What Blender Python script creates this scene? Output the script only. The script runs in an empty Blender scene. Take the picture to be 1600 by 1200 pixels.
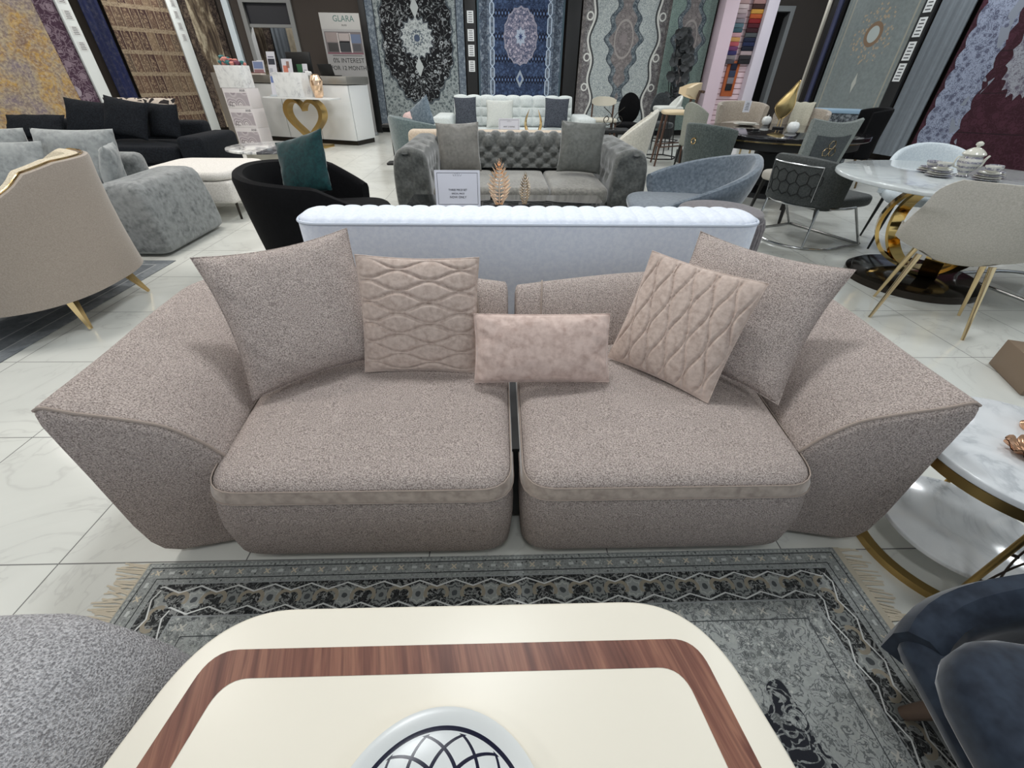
import bpy, bmesh, math, random
from mathutils import Vector, Matrix
from math import sin, cos, pi, sqrt, radians, exp
SC = bpy.context.scene
COL = SC.collection
random.seed(7)

# ------------------------------------------------------------------ colours
def lin(v):
    v /= 255.0
    return v / 12.92 if v <= 0.04045 else ((v + 0.055) / 1.055) ** 2.4
def rgb(r, g, b):
    return (lin(r), lin(g), lin(b), 1.0)

# ------------------------------------------------------------------ node expressions
class NT:
    """tiny wrapper that turns python arithmetic into shader nodes"""
    def __init__(self, name):
        self.m = bpy.data.materials.new(name)
        self.m.use_nodes = True
        self.t = self.m.node_tree
        self.b = self.t.nodes['Principled BSDF']
        self._co = None
    def n(self, typ):
        return self.t.nodes.new(typ)
    def put(self, sock, v):
        if isinstance(v, X):
            self.t.links.new(v.s, sock)
        else:
            sock.default_value = v
    def math(self, op, *a):
        k = self.n('ShaderNodeMath'); k.operation = op
        for i, v in enumerate(a):
            self.put(k.inputs[i], v)
        return X(self, k.outputs[0])
    def obj(self):
        if self._co is None:
            k = self.n('ShaderNodeTexCoord')
            self._co = k.outputs['Object']
            sp = self.n('ShaderNodeSeparateXYZ')
            self.t.links.new(self._co, sp.inputs[0])
            self.x, self.y, self.z = (X(self, sp.outputs[i]) for i in range(3))
        return X(self, self._co)
    def vec(self, x, y, z=0.0):
        k = self.n('ShaderNodeCombineXYZ')
        for i, v in enumerate((x, y, z)):
            self.put(k.inputs[i], v)
        return X(self, k.outputs[0])
    def noise(self, scale, detail=2.0, rough=0.5, vec=None, dist=0.0):
        k = self.n('ShaderNodeTexNoise')
        self.put(k.inputs['Vector'], vec if vec is not None else self.obj())
        k.inputs['Scale'].default_value = scale
        k.inputs['Detail'].default_value = detail
        k.inputs['Roughness'].default_value = rough
        k.inputs['Distortion'].default_value = dist
        return X(self, k.outputs[0])
    def voro(self, scale, vec=None, feature='F1', out='Distance'):
        k = self.n('ShaderNodeTexVoronoi'); k.feature = feature
        self.put(k.inputs['Vector'], vec if vec is not None else self.obj())
        k.inputs['Scale'].default_value = scale
        return X(self, k.outputs[out])
    def wave(self, scale, vec=None, dist=0.0, detail=2.0, dscale=1.0, direction='X'):
        k = self.n('ShaderNodeTexWave'); k.bands_direction = direction
        self.put(k.inputs['Vector'], vec if vec is not None else self.obj())
        k.inputs['Scale'].default_value = scale
        k.inputs['Distortion'].default_value = dist
        k.inputs['Detail'].default_value = detail
        k.inputs['Detail Scale'].default_value = dscale
        return X(self, k.outputs[1])
    def ramp(self, f, stops):
        k = self.n('ShaderNodeValToRGB')
        self.put(k.inputs[0], f)
        e = k.color_ramp.elements
        while len(e) < len(stops):
            e.new(0.5)
        for i, (p, c) in enumerate(stops):
            e[i].position = p; e[i].color = c
        return X(self, k.outputs[0])
    def mix(self, f, a, b):
        k = self.n('ShaderNodeMix'); k.data_type = 'RGBA'
        self.put(k.inputs[0], f); self.put(k.inputs[6], a); self.put(k.inputs[7], b)
        return X(self, k.outputs[2])
    def bump(self, h, strength=0.3, dist=0.01):
        k = self.n('ShaderNodeBump')
        k.inputs['Strength'].default_value = strength
        k.inputs['Distance'].default_value = dist
        self.put(k.inputs['Height'], h)
        self.t.links.new(k.outputs[0], self.b.inputs['Normal'])
    def color(self, c):
        self.put(self.b.inputs['Base Color'], c)
    def set(self, **kw):
        for k, v in kw.items():
            self.put(self.b.inputs[k.replace('_', ' ')], v)
        return self

class X:
    def __init__(self, nt, s): self.nt, self.s = nt, s
    def __add__(a, b): return a.nt.math('ADD', a, b)
    __radd__ = __add__
    def __sub__(a, b): return a.nt.math('SUBTRACT', a, b)
    def __rsub__(a, b): return a.nt.math('SUBTRACT', b, a)
    def __mul__(a, b): return a.nt.math('MULTIPLY', a, b)
    __rmul__ = __mul__
    def __truediv__(a, b): return a.nt.math('DIVIDE', a, b)
    def __lt__(a, b): return a.nt.math('LESS_THAN', a, b)
    def __gt__(a, b): return a.nt.math('GREATER_THAN', a, b)
    def __pow__(a, b): return a.nt.math('POWER', a, b)
def fx(op):
    def f(a, *r): return a.nt.math(op, a, *r)
    return f
xabs, xsin, xcos, xsqrt, xfloor, xfrac = (fx(o) for o in ('ABSOLUTE', 'SINE', 'COSINE', 'SQRT', 'FLOOR', 'FRACT'))
def xmin(a, b): return a.nt.math('MINIMUM', a, b) if isinstance(a, X) else b.nt.math('MINIMUM', a, b)
def xmax(a, b): return a.nt.math('MAXIMUM', a, b) if isinstance(a, X) else b.nt.math('MAXIMUM', a, b)
def xatan2(a, b): return a.nt.math('ARCTAN2', a, b)
def xping(a, s): return a.nt.math('PINGPONG', a, s)
def xmod(a, s): return a.nt.math('FLOORED_MODULO', a, s)
def band(v, a, b): return (v > a) * (v < b)

# ------------------------------------------------------------------ simple materials
_MC = {}
def plain(name, c, rough=0.5, metal=0.0, **kw):
    if name in _MC: return _MC[name]
    k = NT(name); k.color(c); k.set(Roughness=rough, Metallic=metal, **kw)
    _MC[name] = k.m
    return k.m
def fabric(name, c1, c2, scale=220, rough=0.9, bump=0.4, soft=0.0, sheen=0.0, mottle=0.0, lo=0.35, hi=0.65, sc2=14, bd=0.004):
    """woven or pile cloth: two yarn colours mixed by a fine noise, optional large mottling"""
    if name in _MC: return _MC[name]
    k = NT(name)
    f = k.noise(scale, 2.0, 0.55)
    col = k.ramp(f, [(lo, c1), (hi, c2)])
    if mottle:
        g = k.noise(sc2, 3.0, 0.6, dist=0.6)
        col = k.mix(k.ramp(g, [(0.35, (0, 0, 0, 1)), (0.65, (1, 1, 1, 1))]), col, k.mix(mottle, col, c2))
    k.color(col)
    k.set(Roughness=rough); k.b.inputs['Specular IOR Level'].default_value = 0.2
    if sheen:
        k.set(Sheen_Weight=sheen, Sheen_Roughness=0.4)
    if bump: k.bump(f, bump, bd)
    _MC[name] = k.m
    return k.m
def gold(name='polished_gold', c=(0.83, 0.60, 0.28, 1), rough=0.16):
    return plain(name, c, rough, 1.0)
def marble(name, base=rgb(232, 232, 230), vein=rgb(150, 152, 155), scale=3.0, rough=0.12, amt=0.7):
    if name in _MC: return _MC[name]
    k = NT(name)
    w = k.noise(scale, 6.0, 0.6, dist=1.6)
    v = xabs(w - 0.5)
    col = k.ramp(v, [(0.0, vein), (0.03, tuple(a * 0.4 + b * 0.6 for a, b in zip(vein, base))), (0.14, base)])
    n2 = k.noise(scale * 1.7, 3.0, 0.5)
    col = k.mix(k.ramp(n2, [(0.4, (0, 0, 0, 1)), (0.7, (amt, amt, amt, 1))]), base, col)
    k.color(col); k.set(Roughness=rough)
    _MC[name] = k.m
    return k.m

# ------------------------------------------------------------------ mesh collecting
class M:
    def __init__(self):
        self.v = []; self.f = []
    def add(self, vs, fs, mt=None):
        o = len(self.v)
        if mt is not None: vs = [mt @ Vector(p) for p in vs]
        self.v += [tuple(p) for p in vs]
        self.f += [tuple(o + i for i in q) for q in fs]
        return self
    def merge(self, other, mt=None):
        return self.add(other.v, other.f, mt)
    def box(self, x0, x1, y0, y1, z0, z1, r=0.0, seg=2, mt=None):
        bm = bmesh.new()
        bmesh.ops.create_cube(bm, size=1.0)
        sx, sy, sz = x1 - x0, y1 - y0, z1 - z0
        for p in bm.verts:
            p.co = Vector(((p.co.x + .5) * sx + x0, (p.co.y + .5) * sy + y0, (p.co.z + .5) * sz + z0))
        if r > 0:
            r = min(r, 0.49 * min(abs(sx), abs(sy), abs(sz)))
            bmesh.ops.bevel(bm, geom=list(bm.edges), offset=r, segments=seg, profile=0.5, affect='EDGES')
        bm.verts.index_update()
        self.add([p.co[:] for p in bm.verts], [[q.index for q in f.verts] for f in bm.faces], mt)
        bm.free()
        return self
    def loft(self, rings, closed=True, cap0=True, cap1=True, mt=None):
        n = len(rings[0]); vs = [p for r in rings for p in r]; fs = []
        m = n if closed else n - 1
        for i in range(len(rings) - 1):
            for j in range(m):
                a = i * n + j; b = i * n + (j + 1) % n
                fs.append((a, b, b + n, a + n))
        if cap0: fs.append(tuple(reversed(range(n))))
        if cap1: fs.append(tuple(range((len(rings) - 1) * n, len(rings) * n)))
        return self.add(vs, fs, mt)
    def lathe(self, prof, n=32, cx=0.0, cy=0.0, mt=None, cap=True):
        rings = [[(cx + r * cos(2 * pi * j / n), cy + r * sin(2 * pi * j / n), z) for j in range(n)] for r, z in prof]
        return self.loft(rings, True, cap, cap, mt)
    def tube(self, pts, r, n=8, closed=False, mt=None, flat=None):
        """round bar along pts; r a number or one per point; flat = (w, h) for a rectangular bar"""
        P = [Vector(p) for p in pts]; L = len(P); rings = []
        up = Vector((0, 0, 1)); prev = None
        for i in range(L):
            if closed:
                d = P[(i + 1) % L] - P[i - 1]
            else:
                d = P[min(i + 1, L - 1)] - P[max(i - 1, 0)]
            d.normalize()
            if prev is None:
                a = d.cross(up)
                if a.length < 1e-3: a = d.cross(Vector((0, 1, 0)))
                a.normalize()
            else:
                a = prev - d * prev.dot(d)
                if a.length < 1e-6: a = d.cross(up)
                a.normalize()
            prev = a; b = d.cross(a)
            rr = r[i] if isinstance(r, (list, tuple)) else r
            if flat:
                w, h = flat
                rings.append([P[i] + a * sx * w / 2 + b * sy * h / 2 for sx, sy in ((1, 1), (-1, 1), (-1, -1), (1, -1))])
            else:
                rings.append([P[i] + (a * cos(2 * pi * j / n) + b * sin(2 * pi * j / n)) * rr for j in range(n)])
        if closed:
            rings.append(rings[0]); return self.loft(rings, True, False, False, mt)
        return self.loft(rings, True, True, True, mt)
    def prism(self, outline, z0, z1, r=0.0, mt=None, seg=3, inset=None):
        """outline (x, y) extruded from z0 to z1 with rounded top and bottom rims of radius r"""
        n = len(outline)
        cx = sum(p[0] for p in outline) / n; cy = sum(p[1] for p in outline) / n
        def ins(d):
            if d == 0: return outline
            out = []
            for i in range(n):
                a = Vector(outline[i - 1]); b = Vector(outline[i]); c = Vector(outline[(i + 1) % n])
                t = (c - a); t.normalize()
                nn = Vector((-t.y, t.x))
                if nn.dot(Vector((cx, cy)) - b) < 0: nn = -nn
                out.append((b + nn * d)[:])
            return out
        rings = []
        if r > 0:
            for k in range(seg + 1):
                a = pi / 2 * k / seg
                rings.append([(x, y, z0 + r * (1 - sin(a))) for x, y in ins(r * (1 - cos(a)))][:])
            rings = [[(x, y, z0 + r - r * cos(pi / 2 * k / seg)) for x, y in ins(r - r * sin(pi / 2 * k / seg))] for k in range(seg + 1)]
            rings += [[(x, y, z1 - r + r * sin(pi / 2 * k / seg)) for x, y in ins(r - r * cos(pi / 2 * k / seg))] for k in range(seg + 1)]
        else:
            rings = [[(x, y, z0) for x, y in outline], [(x, y, z1) for x, y in outline]]
        return self.loft(rings, True, True, True, mt)
    def sheet(self, f, nu, nv, closed_u=False, mt=None):
        vs = [f(i / nu, j / nv) for j in range(nv + 1) for i in range(nu + (0 if closed_u else 1))]
        w = nu if closed_u else nu + 1
        fs = []
        for j in range(nv):
            for i in range(nu):
                a = j * w + i; b = j * w + (i + 1) % w
                fs.append((a, b, b + w, a + w))
        return self.add(vs, fs, mt)
    def mesh(self, name, angle=40, smooth=True, weld=True):
        bm = bmesh.new()
        vv = [bm.verts.new(p) for p in self.v]
        for q in self.f:
            try: bm.faces.new([vv[i] for i in q])
            except ValueError: pass
        if weld: bmesh.ops.remove_doubles(bm, verts=list(bm.verts), dist=1e-5)
        bmesh.ops.recalc_face_normals(bm, faces=list(bm.faces))
        th = radians(angle)
        for f in bm.faces: f.smooth = smooth
        if smooth:
            for e in bm.edges:
                if len(e.link_faces) == 2 and e.calc_face_angle(0) > th: e.smooth = False
        me = bpy.data.meshes.new(name)
        bm.to_mesh(me); bm.free()
        return me

# ------------------------------------------------------------------ scene objects
def thing(name, label, cat, loc=(0, 0, 0), rz=0.0, group=None, kind=None):
    o = bpy.data.objects.new(name, None); COL.objects.link(o)
    o.empty_display_size = 0.1
    o.location = loc; o.rotation_euler = (0, 0, rz)
    o['label'] = label; o['category'] = cat
    if group: o['group'] = group
    if kind: o['kind'] = kind
    return o
def part(name, m, mat, parent=None, label=None, angle=40, smooth=True, subsurf=0, loc=None, kind=None):
    me = m.mesh(name, angle, smooth) if isinstance(m, M) else m
    me.materials.append(mat) if not me.materials else None
    o = bpy.data.objects.new(name, me); COL.objects.link(o)
    if parent is not None: o.parent = parent
    if loc: o.location = loc
    if label: o['label'] = label
    if kind: o['kind'] = kind
    if subsurf:
        s = o.modifiers.new('Subdivision', 'SUBSURF'); s.levels = subsurf; s.render_levels = subsurf
    return o
def single(name, m, mat, label, cat, loc=(0, 0, 0), rz=0.0, group=None, **kw):
    o = part(name, m, mat, None, label, **kw)
    o.location = loc; o.rotation_euler = (0, 0, rz)
    o['category'] = cat
    if group: o['group'] = group
    return o
def struct(name, m, mat, **kw):
    o = part(name, m, mat, None, **kw); o['kind'] = 'structure'
    return o
def copy_tree(root, loc, rz=None, label=None, group=None):
    r = root.copy(); COL.objects.link(r); r.location = loc
    if rz is not None: r.rotation_euler = (0, 0, rz)
    if label: r['label'] = label
    if group: r['group'] = group
    def kids(a, b):
        for ch in list(a.children):
            c = ch.copy(); COL.objects.link(c); c.parent = b
            kids(ch, c)
    kids(root, r)
    return r
def text_mesh(s, size, depth=0.001, align='CENTER'):
    cu = bpy.data.curves.new('lettering', 'FONT')
    cu.body = s; cu.size = size; cu.extrude = depth; cu.align_x = align; cu.align_y = 'CENTER'
    cu.resolution_u = 3
    o = bpy.data.objects.new('lettering', cu)
    COL.objects.link(o)
    dg = bpy.context.evaluated_depsgraph_get()
    me = bpy.data.meshes.new_from_object(o.evaluated_get(dg))
    COL.objects.unlink(o); bpy.data.objects.remove(o); bpy.data.curves.remove(cu)
    m = M(); m.add([v.co[:] for v in me.vertices], [tuple(p.vertices) for p in me.polygons])
    bpy.data.meshes.remove(me)
    return m
UPRIGHT = Matrix.Rotation(pi / 2, 4, 'X')        # local XY -> XZ, facing -Y

# ------------------------------------------------------------------ shapes
def rrect(hx, hy, r, n=6, cx=0.0, cy=0.0):
    pts = []
    for sx, sy, a0 in ((1, 1, 0), (-1, 1, pi / 2), (-1, -1, pi), (1, -1, 3 * pi / 2)):
        for k in range(n + 1):
            a = a0 + pi / 2 * k / n
            pts.append((cx + sx * (hx - r) + r * cos(a), cy + sy * (hy - r) + r * sin(a)))
    return pts
def round_poly(poly, r, n=6):
    """polygon with rounded corners; r a number or one per corner"""
    out = []; L = len(poly)
    for i in range(L):
        a, b, c = Vector(poly[i - 1]), Vector(poly[i]), Vector(poly[(i + 1) % L])
        rr = r[i] if isinstance(r, (list, tuple)) else r
        if rr <= 0:
            out.append(b[:]); continue
        u = (a - b); v = (c - b); lu, lv = u.length, v.length
        u.normalize(); v.normalize()
        d = min(rr, 0.49 * lu, 0.49 * lv)
        p0 = b + u * d; p1 = b + v * d
        for k in range(n + 1):
            t = k / n
            out.append((p0 * (1 - t) ** 2 + b * 2 * t * (1 - t) + p1 * t * t)[:])
    return out
def resample(poly, n, closed=True):
    P = [Vector(p) for p in poly]
    if closed: P.append(P[0])
    d = [0.0]
    for i in range(1, len(P)): d.append(d[-1] + (P[i] - P[i - 1]).length)
    out = []; j = 0; N = n if closed else n - 1
    for k in range(n):
        s = d[-1] * k / N
        while j < len(d) - 2 and d[j + 1] < s: j += 1
        t = (s - d[j]) / max(1e-9, d[j + 1] - d[j])
        out.append((P[j] * (1 - t) + P[j + 1] * t)[:])
    return out
def spline(pts, n):
    """Catmull-Rom through pts"""
    P = [Vector(p) for p in pts]; P = [P[0] * 2 - P[1]] + P + [P[-1] * 2 - P[-2]]
    out = []
    L = len(P) - 3
    for k in range(n):
        s = L * k / (n - 1); i = min(int(s), L - 1); t = s - i
        a, b, c, d = P[i:i + 4]
        out.append((b * 2 + (c - a) * t + (a * 2 - b * 5 + c * 4 - d) * t * t + (b * 3 - a - c * 3 + d) * t ** 3) / 2)
    return out
def sgn(v): return -1.0 if v < 0 else 1.0
def pillow(sx, sy, th, n=26, pinch=0.06, height=None, ex=2.2, wr=0.0, seed=0):
    """square cushion lying in local XY, centre at 0; height(u, v) adds quilting on the +Z side"""
    m = M(); rnd = random.Random(seed)
    ph = [rnd.uniform(0, 6.28) for _ in range(6)]
    def pos(u, v, side):
        a = abs(u) ** ex; b = abs(v) ** ex
        t = th / 2 * ((1 - a) * (1 - b)) ** 0.55
        x = u * sx / 2 * (1 - pinch * (1 - v * v) * abs(u) ** 3)
        y = v * sy / 2 * (1 - pinch * (1 - u * u) * abs(v) ** 3)
        if wr:
            e = max(abs(u), abs(v)) ** 4
            t += wr * e * (1 - e) * 4 * (sin(9 * u + ph[0]) * sin(7 * v + ph[1]) + 0.6 * sin(17 * (u + v) + ph[2])) * (1 if t > 0.004 else 0)
        z = side * t
        if height and side > 0: z += height(u, v) * min(1.0, ((1 - a) * (1 - b)) * 6)
        return (x, y, z)
    # even out the rim by squeezing the grid towards the edges
    def g(k): 
        s = 2 * k - 1
        return sgn(s) * (1 - (1 - abs(s)) ** 1.25)
    m.sheet(lambda u, v: pos(g(u), g(v), 1), n, n)
    m.sheet(lambda u, v: pos(g(u), g(v), -1), n if not height else n, n)
    return m
def frame_mt(origin, xdir, ydir):
    x = Vector(xdir).normalized(); y = Vector(ydir); y = (y - x * x.dot(y)).normalized(); z = x.cross(y)
    mt = Matrix((x, y, z)).transposed().to_4x4(); mt.translation = Vector(origin)
    return mt
def place_quad(o, bl, br, tl, tr):
    """lay a cushion (local XY) on the quad of four corner points"""
    bl, br, tl, tr = (Vector(p) for p in (bl, br, tl, tr))
    c = (bl + br + tl + tr) / 4
    o.matrix_world = frame_mt(c, (br + tr) - (bl + tl), (tl + tr) - (bl + br))
def shell(a, b, A, z0, h, th, flare=0.0, n=40, p=2.4, bottom=0.0, rim=4, zb=None, thin=1.0, A2=None):
    """tub-chair shell: plan superellipse a x b, back at -Y, open towards +Y.
    runs over angle -A..A measured from the back; h(t) rim height with t in -1..1"""
    m = M(); rings = []
    A2 = A if A2 is None else A2
    for i in range(n + 1):
        t = -1 + 2 * i / n; w = (A if t >= 0 else A2) * t
        sx, sy = sin(w), -cos(w)
        k = (abs(sx) ** p + abs(sy) ** p) ** (-1 / p)
        dx, dy = sx * k, sy * k
        H = h(t); zz = zb(t) if zb else z0
        def at(off, z):
            f = (z - z0) * flare
            L = sqrt((dx * a) ** 2 + (dy * b) ** 2)
            ux, uy = dx * a / L, dy * b / L
            return (ux * (L - off + f), uy * (L - off + f), z)
        ring = []
        lv = [0, .15, .35, .6, .85]
        hh = max(H - th / 2, zz + 0.01)
        for q in lv: ring.append(at(0 + bottom * (1 - q) ** 2, zz + (hh - zz) * q))
        for q in range(rim + 1):
            an = pi * q / rim
            ring.append(at(th / 2 - th / 2 * cos(an), hh + th / 2 * sin(an) * thin))
        for q in reversed(lv): ring.append(at(th + bottom * (1 - q) ** 2, zz + (hh - zz) * q))
        rings.append(ring)
    m.loft(rings, True, True, True)
    return m
def leg_mesh(x, y, z0, z1, r0, r1, dx=0.0, dy=0.0, n=10, sq=False):
    m = M()
    m.tube([(x + dx, y + dy, z0), (x, y, z1)], [r0, r1], 4 if sq else n)
    return m
def cushion(hx, hy, z0, z1, r=0.05, crown=0.02, corner=0.06, n=14, outline=None, inset=None):
    """box cushion with soft edges and a crowned top"""
    m = M()
    base = outline if outline else rrect(hx, hy, corner, 5)
    base = resample(base, 72)
    cx = sum(p[0] for p in base) / 72; cy = sum(p[1] for p in base) / 72
    def sc(k, z):
        return [(cx + (x - cx) * k, cy + (y - cy) * k, z) for x, y in base]
    R = max(max(abs(x - cx) for x, y in base), max(abs(y - cy) for x, y in base))
    rings = []
    for k in range(5):
        a = pi / 2 * k / 4
        rings.append(sc(1 - r / R * (1 - sin(a)), z0 + r * (1 - cos(a))))
    for k in range(5):
        a = pi / 2 * k / 4
        rings.append(sc(1 - r / R * (1 - cos(a)), z1 - r + r * sin(a)))
    k0 = 1 - r / R
    for k in range(1, 8):
        q = k / 8
        rings.append(sc(k0 * (1 - q), z1 + crown * (1 - (1 - q) ** 2)))
    m.loft(rings, True, True, True)
    return m
# ------------------------------------------------------------------ camera
def make_camera():
    v1 = Vector((778 - 800, 115 - 600)); vz = Vector((787 - 800, 1486 - 600))
    f = sqrt(-(v1.dot(vz)))
    Y = Vector((v1.x, v1.y, f)).normalized()
    U = -Vector((vz.x, vz.y, f)).normalized()
    Xd = Y.cross(U)
    # rows of R: world axes in camera coordinates (x right, y down, z forward)
    mt = Matrix(((Xd.x, -Xd.y, -Xd.z, 0.0), (Y.x, -Y.y, -Y.z, 0.0), (U.x, -U.y, -U.z, 1.30), (0, 0, 0, 1)))
    cam = bpy.data.cameras.new('camera'); o = bpy.data.objects.new('camera', cam); COL.objects.link(o)
    o.matrix_world = mt
    cam.sensor_fit = 'HORIZONTAL'; cam.sensor_width = 36.0; cam.lens = 36.0 * f / 1600
    cam.clip_start = 0.02; cam.clip_end = 100
    SC.camera = o
make_camera()
vs = SC.view_settings
vs.view_transform = 'Standard'; vs.look = 'None'; vs.gamma = 1.0; vs.use_curve_mapping = False
vs.exposure = 0.0
SC.cycles.use_denoising = True
SC.cycles.max_bounces = 6
SC.cycles.sample_clamp_indirect = 6.0

w = bpy.data.worlds.new('world'); SC.world = w; w.use_nodes = True
w.node_tree.nodes['Background'].inputs[0].default_value = (0.78, 0.89, 1.0, 1)
w.node_tree.nodes['Background'].inputs[1].default_value = 0.72

def area(name, loc, sx, sy, power, col=(1, 1, 1), rot=(0, 0, 0)):
    l = bpy.data.lights.new(name, 'AREA'); l.shape = 'RECTANGLE'; l.size = sx; l.size_y = sy
    l.energy = power; l.color = col
    o = bpy.data.objects.new(name, l); COL.objects.link(o); o.location = loc; o.rotation_euler = rot
    return o
CEIL = 3.6
for i, x in enumerate((-6.6, -3.3, 0.0, 3.3, 6.6)):
    for j, y in enumerate((-0.8, 2.2, 5.2, 8.2, 11.2)):
        if abs(x) > 6 and y < 2: continue
        area('ceiling_panel_light', (x, y, CEIL - 0.03), 0.5, 0.5, (42 if x < 1 else 30) * (0.45 if y < 0 else 1.0), (1.0, 0.96, 0.91) if x < -2 else (0.95, 0.98, 1.0))

area('doorway_fill_light', (-5.4, 14.4, 3.3), 1.0, 0.4, 40)  # unseen fill lamp, added to brighten the rugs beyond the doorway
# ------------------------------------------------------------------ floor and walls
k = NT('floor_tiles'); k.obj()
gx = xmod(k.x + 1.44 + 6.0, 0.6); gy = xmod(k.y - 0.788 + 6.0, 0.6)
dx = xmin(gx, 0.6 - gx); dy = xmin(gy, 0.6 - gy)
grout = xmin(dx, dy) < 0.0022
cell = k.vec(xfloor((k.x + 1.44 + 6.0) / 0.6), xfloor((k.y - 0.788 + 6.0) / 0.6))
wn = k.n('ShaderNodeTexWhiteNoise'); k.put(wn.inputs['Vector'], cell)
off = X(k, wn.outputs['Color'])
mv = k.n('ShaderNodeVectorMath'); mv.operation = 'ADD'
k.put(mv.inputs[0], k.obj()); k.put(mv.inputs[1], off)
vn = k.noise(1.6, 5.0, 0.55, vec=X(k, mv.outputs[0]), dist=1.2)
vein = k.ramp(xabs(vn - 0.5), [(0.0, rgb(206, 206, 200)), (0.010, rgb(220, 221, 214)), (0.10, rgb(225, 226, 219))])
soft = k.noise(0.9, 3.0, 0.5)
base = k.mix(k.ramp(soft, [(0.35, (0, 0, 0, 1)), (0.7, (1, 1, 1, 1))]), vein, k.mix(0.5, vein, rgb(214, 216, 211)))
k.color(k.mix(grout, base, rgb(120, 120, 118)))
k.set(Roughness=k.mix(grout, (0.16, 0.16, 0.16, 1), (0.8, 0.8, 0.8, 1)))
FLOOR_MAT = k.m
struct('floor', M().box(-12, 12, -5, 15.5, -0.1, 0.0), FLOOR_MAT)
WALLC = plain('brown_wall_paint', rgb(60, 53, 48), 0.8)
CEILC = plain('ceiling_paint', rgb(205, 205, 205), 0.9)
struct('ceiling', M().box(-12, 12, -5, 15.5, CEIL, CEIL + 0.1), CEILC)
wb = M(); wb.box(-12, -5.92, 13.25, 13.4, 0, CEIL); wb.box(-4.88, 6.6, 13.25, 13.4, 0, CEIL)
wb.box(-5.92, -4.88, 13.25, 13.4, 2.6, CEIL); wb.box(7.05, 12, 13.25, 13.4, 0, CEIL); wb.box(6.6, 7.05, 13.25, 13.4, 2.6, CEIL)
struct('wall_back', wb, WALLC)
struct('wall_far', M().box(-12, 12, 15.3, 15.5, 0, CEIL), plain('far_wall_paint', rgb(62, 58, 56), 0.85))  # one even dark paint on the wall beyond the doorway
DARK = plain('black_rack_metal', rgb(12, 13, 15), 0.6)
WHITEP = plain('white_post_paint', rgb(222, 228, 228), 0.45)
GREYF = plain('grey_frame_paint', rgb(128, 130, 130), 0.5)
def slant(p0, d, s0, s1, t0, t1, z0, z1):
    """box in a vertical plane through p0 along d; t = offset to the room side normal"""
    d = Vector(d).normalized(); nrm = Vector((d.y, -d.x))
    pts = []
    for z in (z0, z1):
        for s, t in ((s0, t0), (s1, t0), (s1, t1), (s0, t1)):
            q = Vector(p0) + d * s + nrm * t
            pts.append((q.x, q.y, z))
    return M().add(pts, [(0, 1, 2, 3), (7, 6, 5, 4), (0, 4, 5, 1), (1, 5, 6, 2), (2, 6, 7, 3), (3, 7, 4, 0)])
LP, LD = (-6.6, 13.0), (0.391, 0.920)
RP, RD = (7.3, 9.0), (-0.176, 0.985)
struct('wall_left', slant(LP, LD, -12, 0.27, -0.3, -0.16, 0, CEIL), WALLC)
struct('wall_right', slant(RP, RD, -8, 2.42, 0.3, 0.45, 0, CEIL), WALLC)
# doorway frame, white trim and the door on the right
tf = M(); tf.box(-6.0, -5.90, 13.2, 13.42, 0, 2.66); tf.box(-4.90, -4.80, 13.2, 13.42, 0, 2.66); tf.box(-5.9, -4.9, 13.2, 13.42, 2.56, 2.66)
tf.box(-5.9, -4.9, 13.25, 13.35, 2.12, 2.18)
struct('trim_1', tf, GREYF)
struct('trim_2', M().box(-6.36, -6.22, 13.15, 13.24, 0, 3.4), plain('pale_trim_paint', rgb(205, 218, 226), 0.5))
struct('window_1', M().box(-5.9, -4.9, 13.3, 13.33, 2.18, 2.56), plain('dark_blind', rgb(18, 20, 30), 0.5))
df = M(); df.box(6.56, 6.64, 13.2, 13.42, 0, 2.68); df.box(7.02, 7.12, 13.2, 13.42, 0, 2.68); df.box(6.64, 7.02, 13.2, 13.42, 2.58, 2.68)
struct('trim_3', df, GREYF)
dl = M().box(6.66, 7.0, 13.9, 13.95, 0.01, 2.55)
d1 = struct('door_1', dl, plain('black_door', rgb(22, 22, 24), 0.4))
hm = M(); hm.tube([(6.93, 13.87, 1.0), (6.93, 13.87, 1.3)], 0.012)
hm.tube([(6.93, 13.9, 1.02), (6.93, 13.87, 1.02)], 0.008); hm.tube([(6.93, 13.9, 1.28), (6.93, 13.87, 1.28)], 0.008)
part('door_handle', hm, plain('brushed_steel', rgb(170, 170, 170), 0.3, 1.0), d1)
bb = M(); bb.box(-4.80, 6.55, 13.2, 13.25, 0, 0.1)
struct('baseboard_back', bb, DARK)

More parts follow.
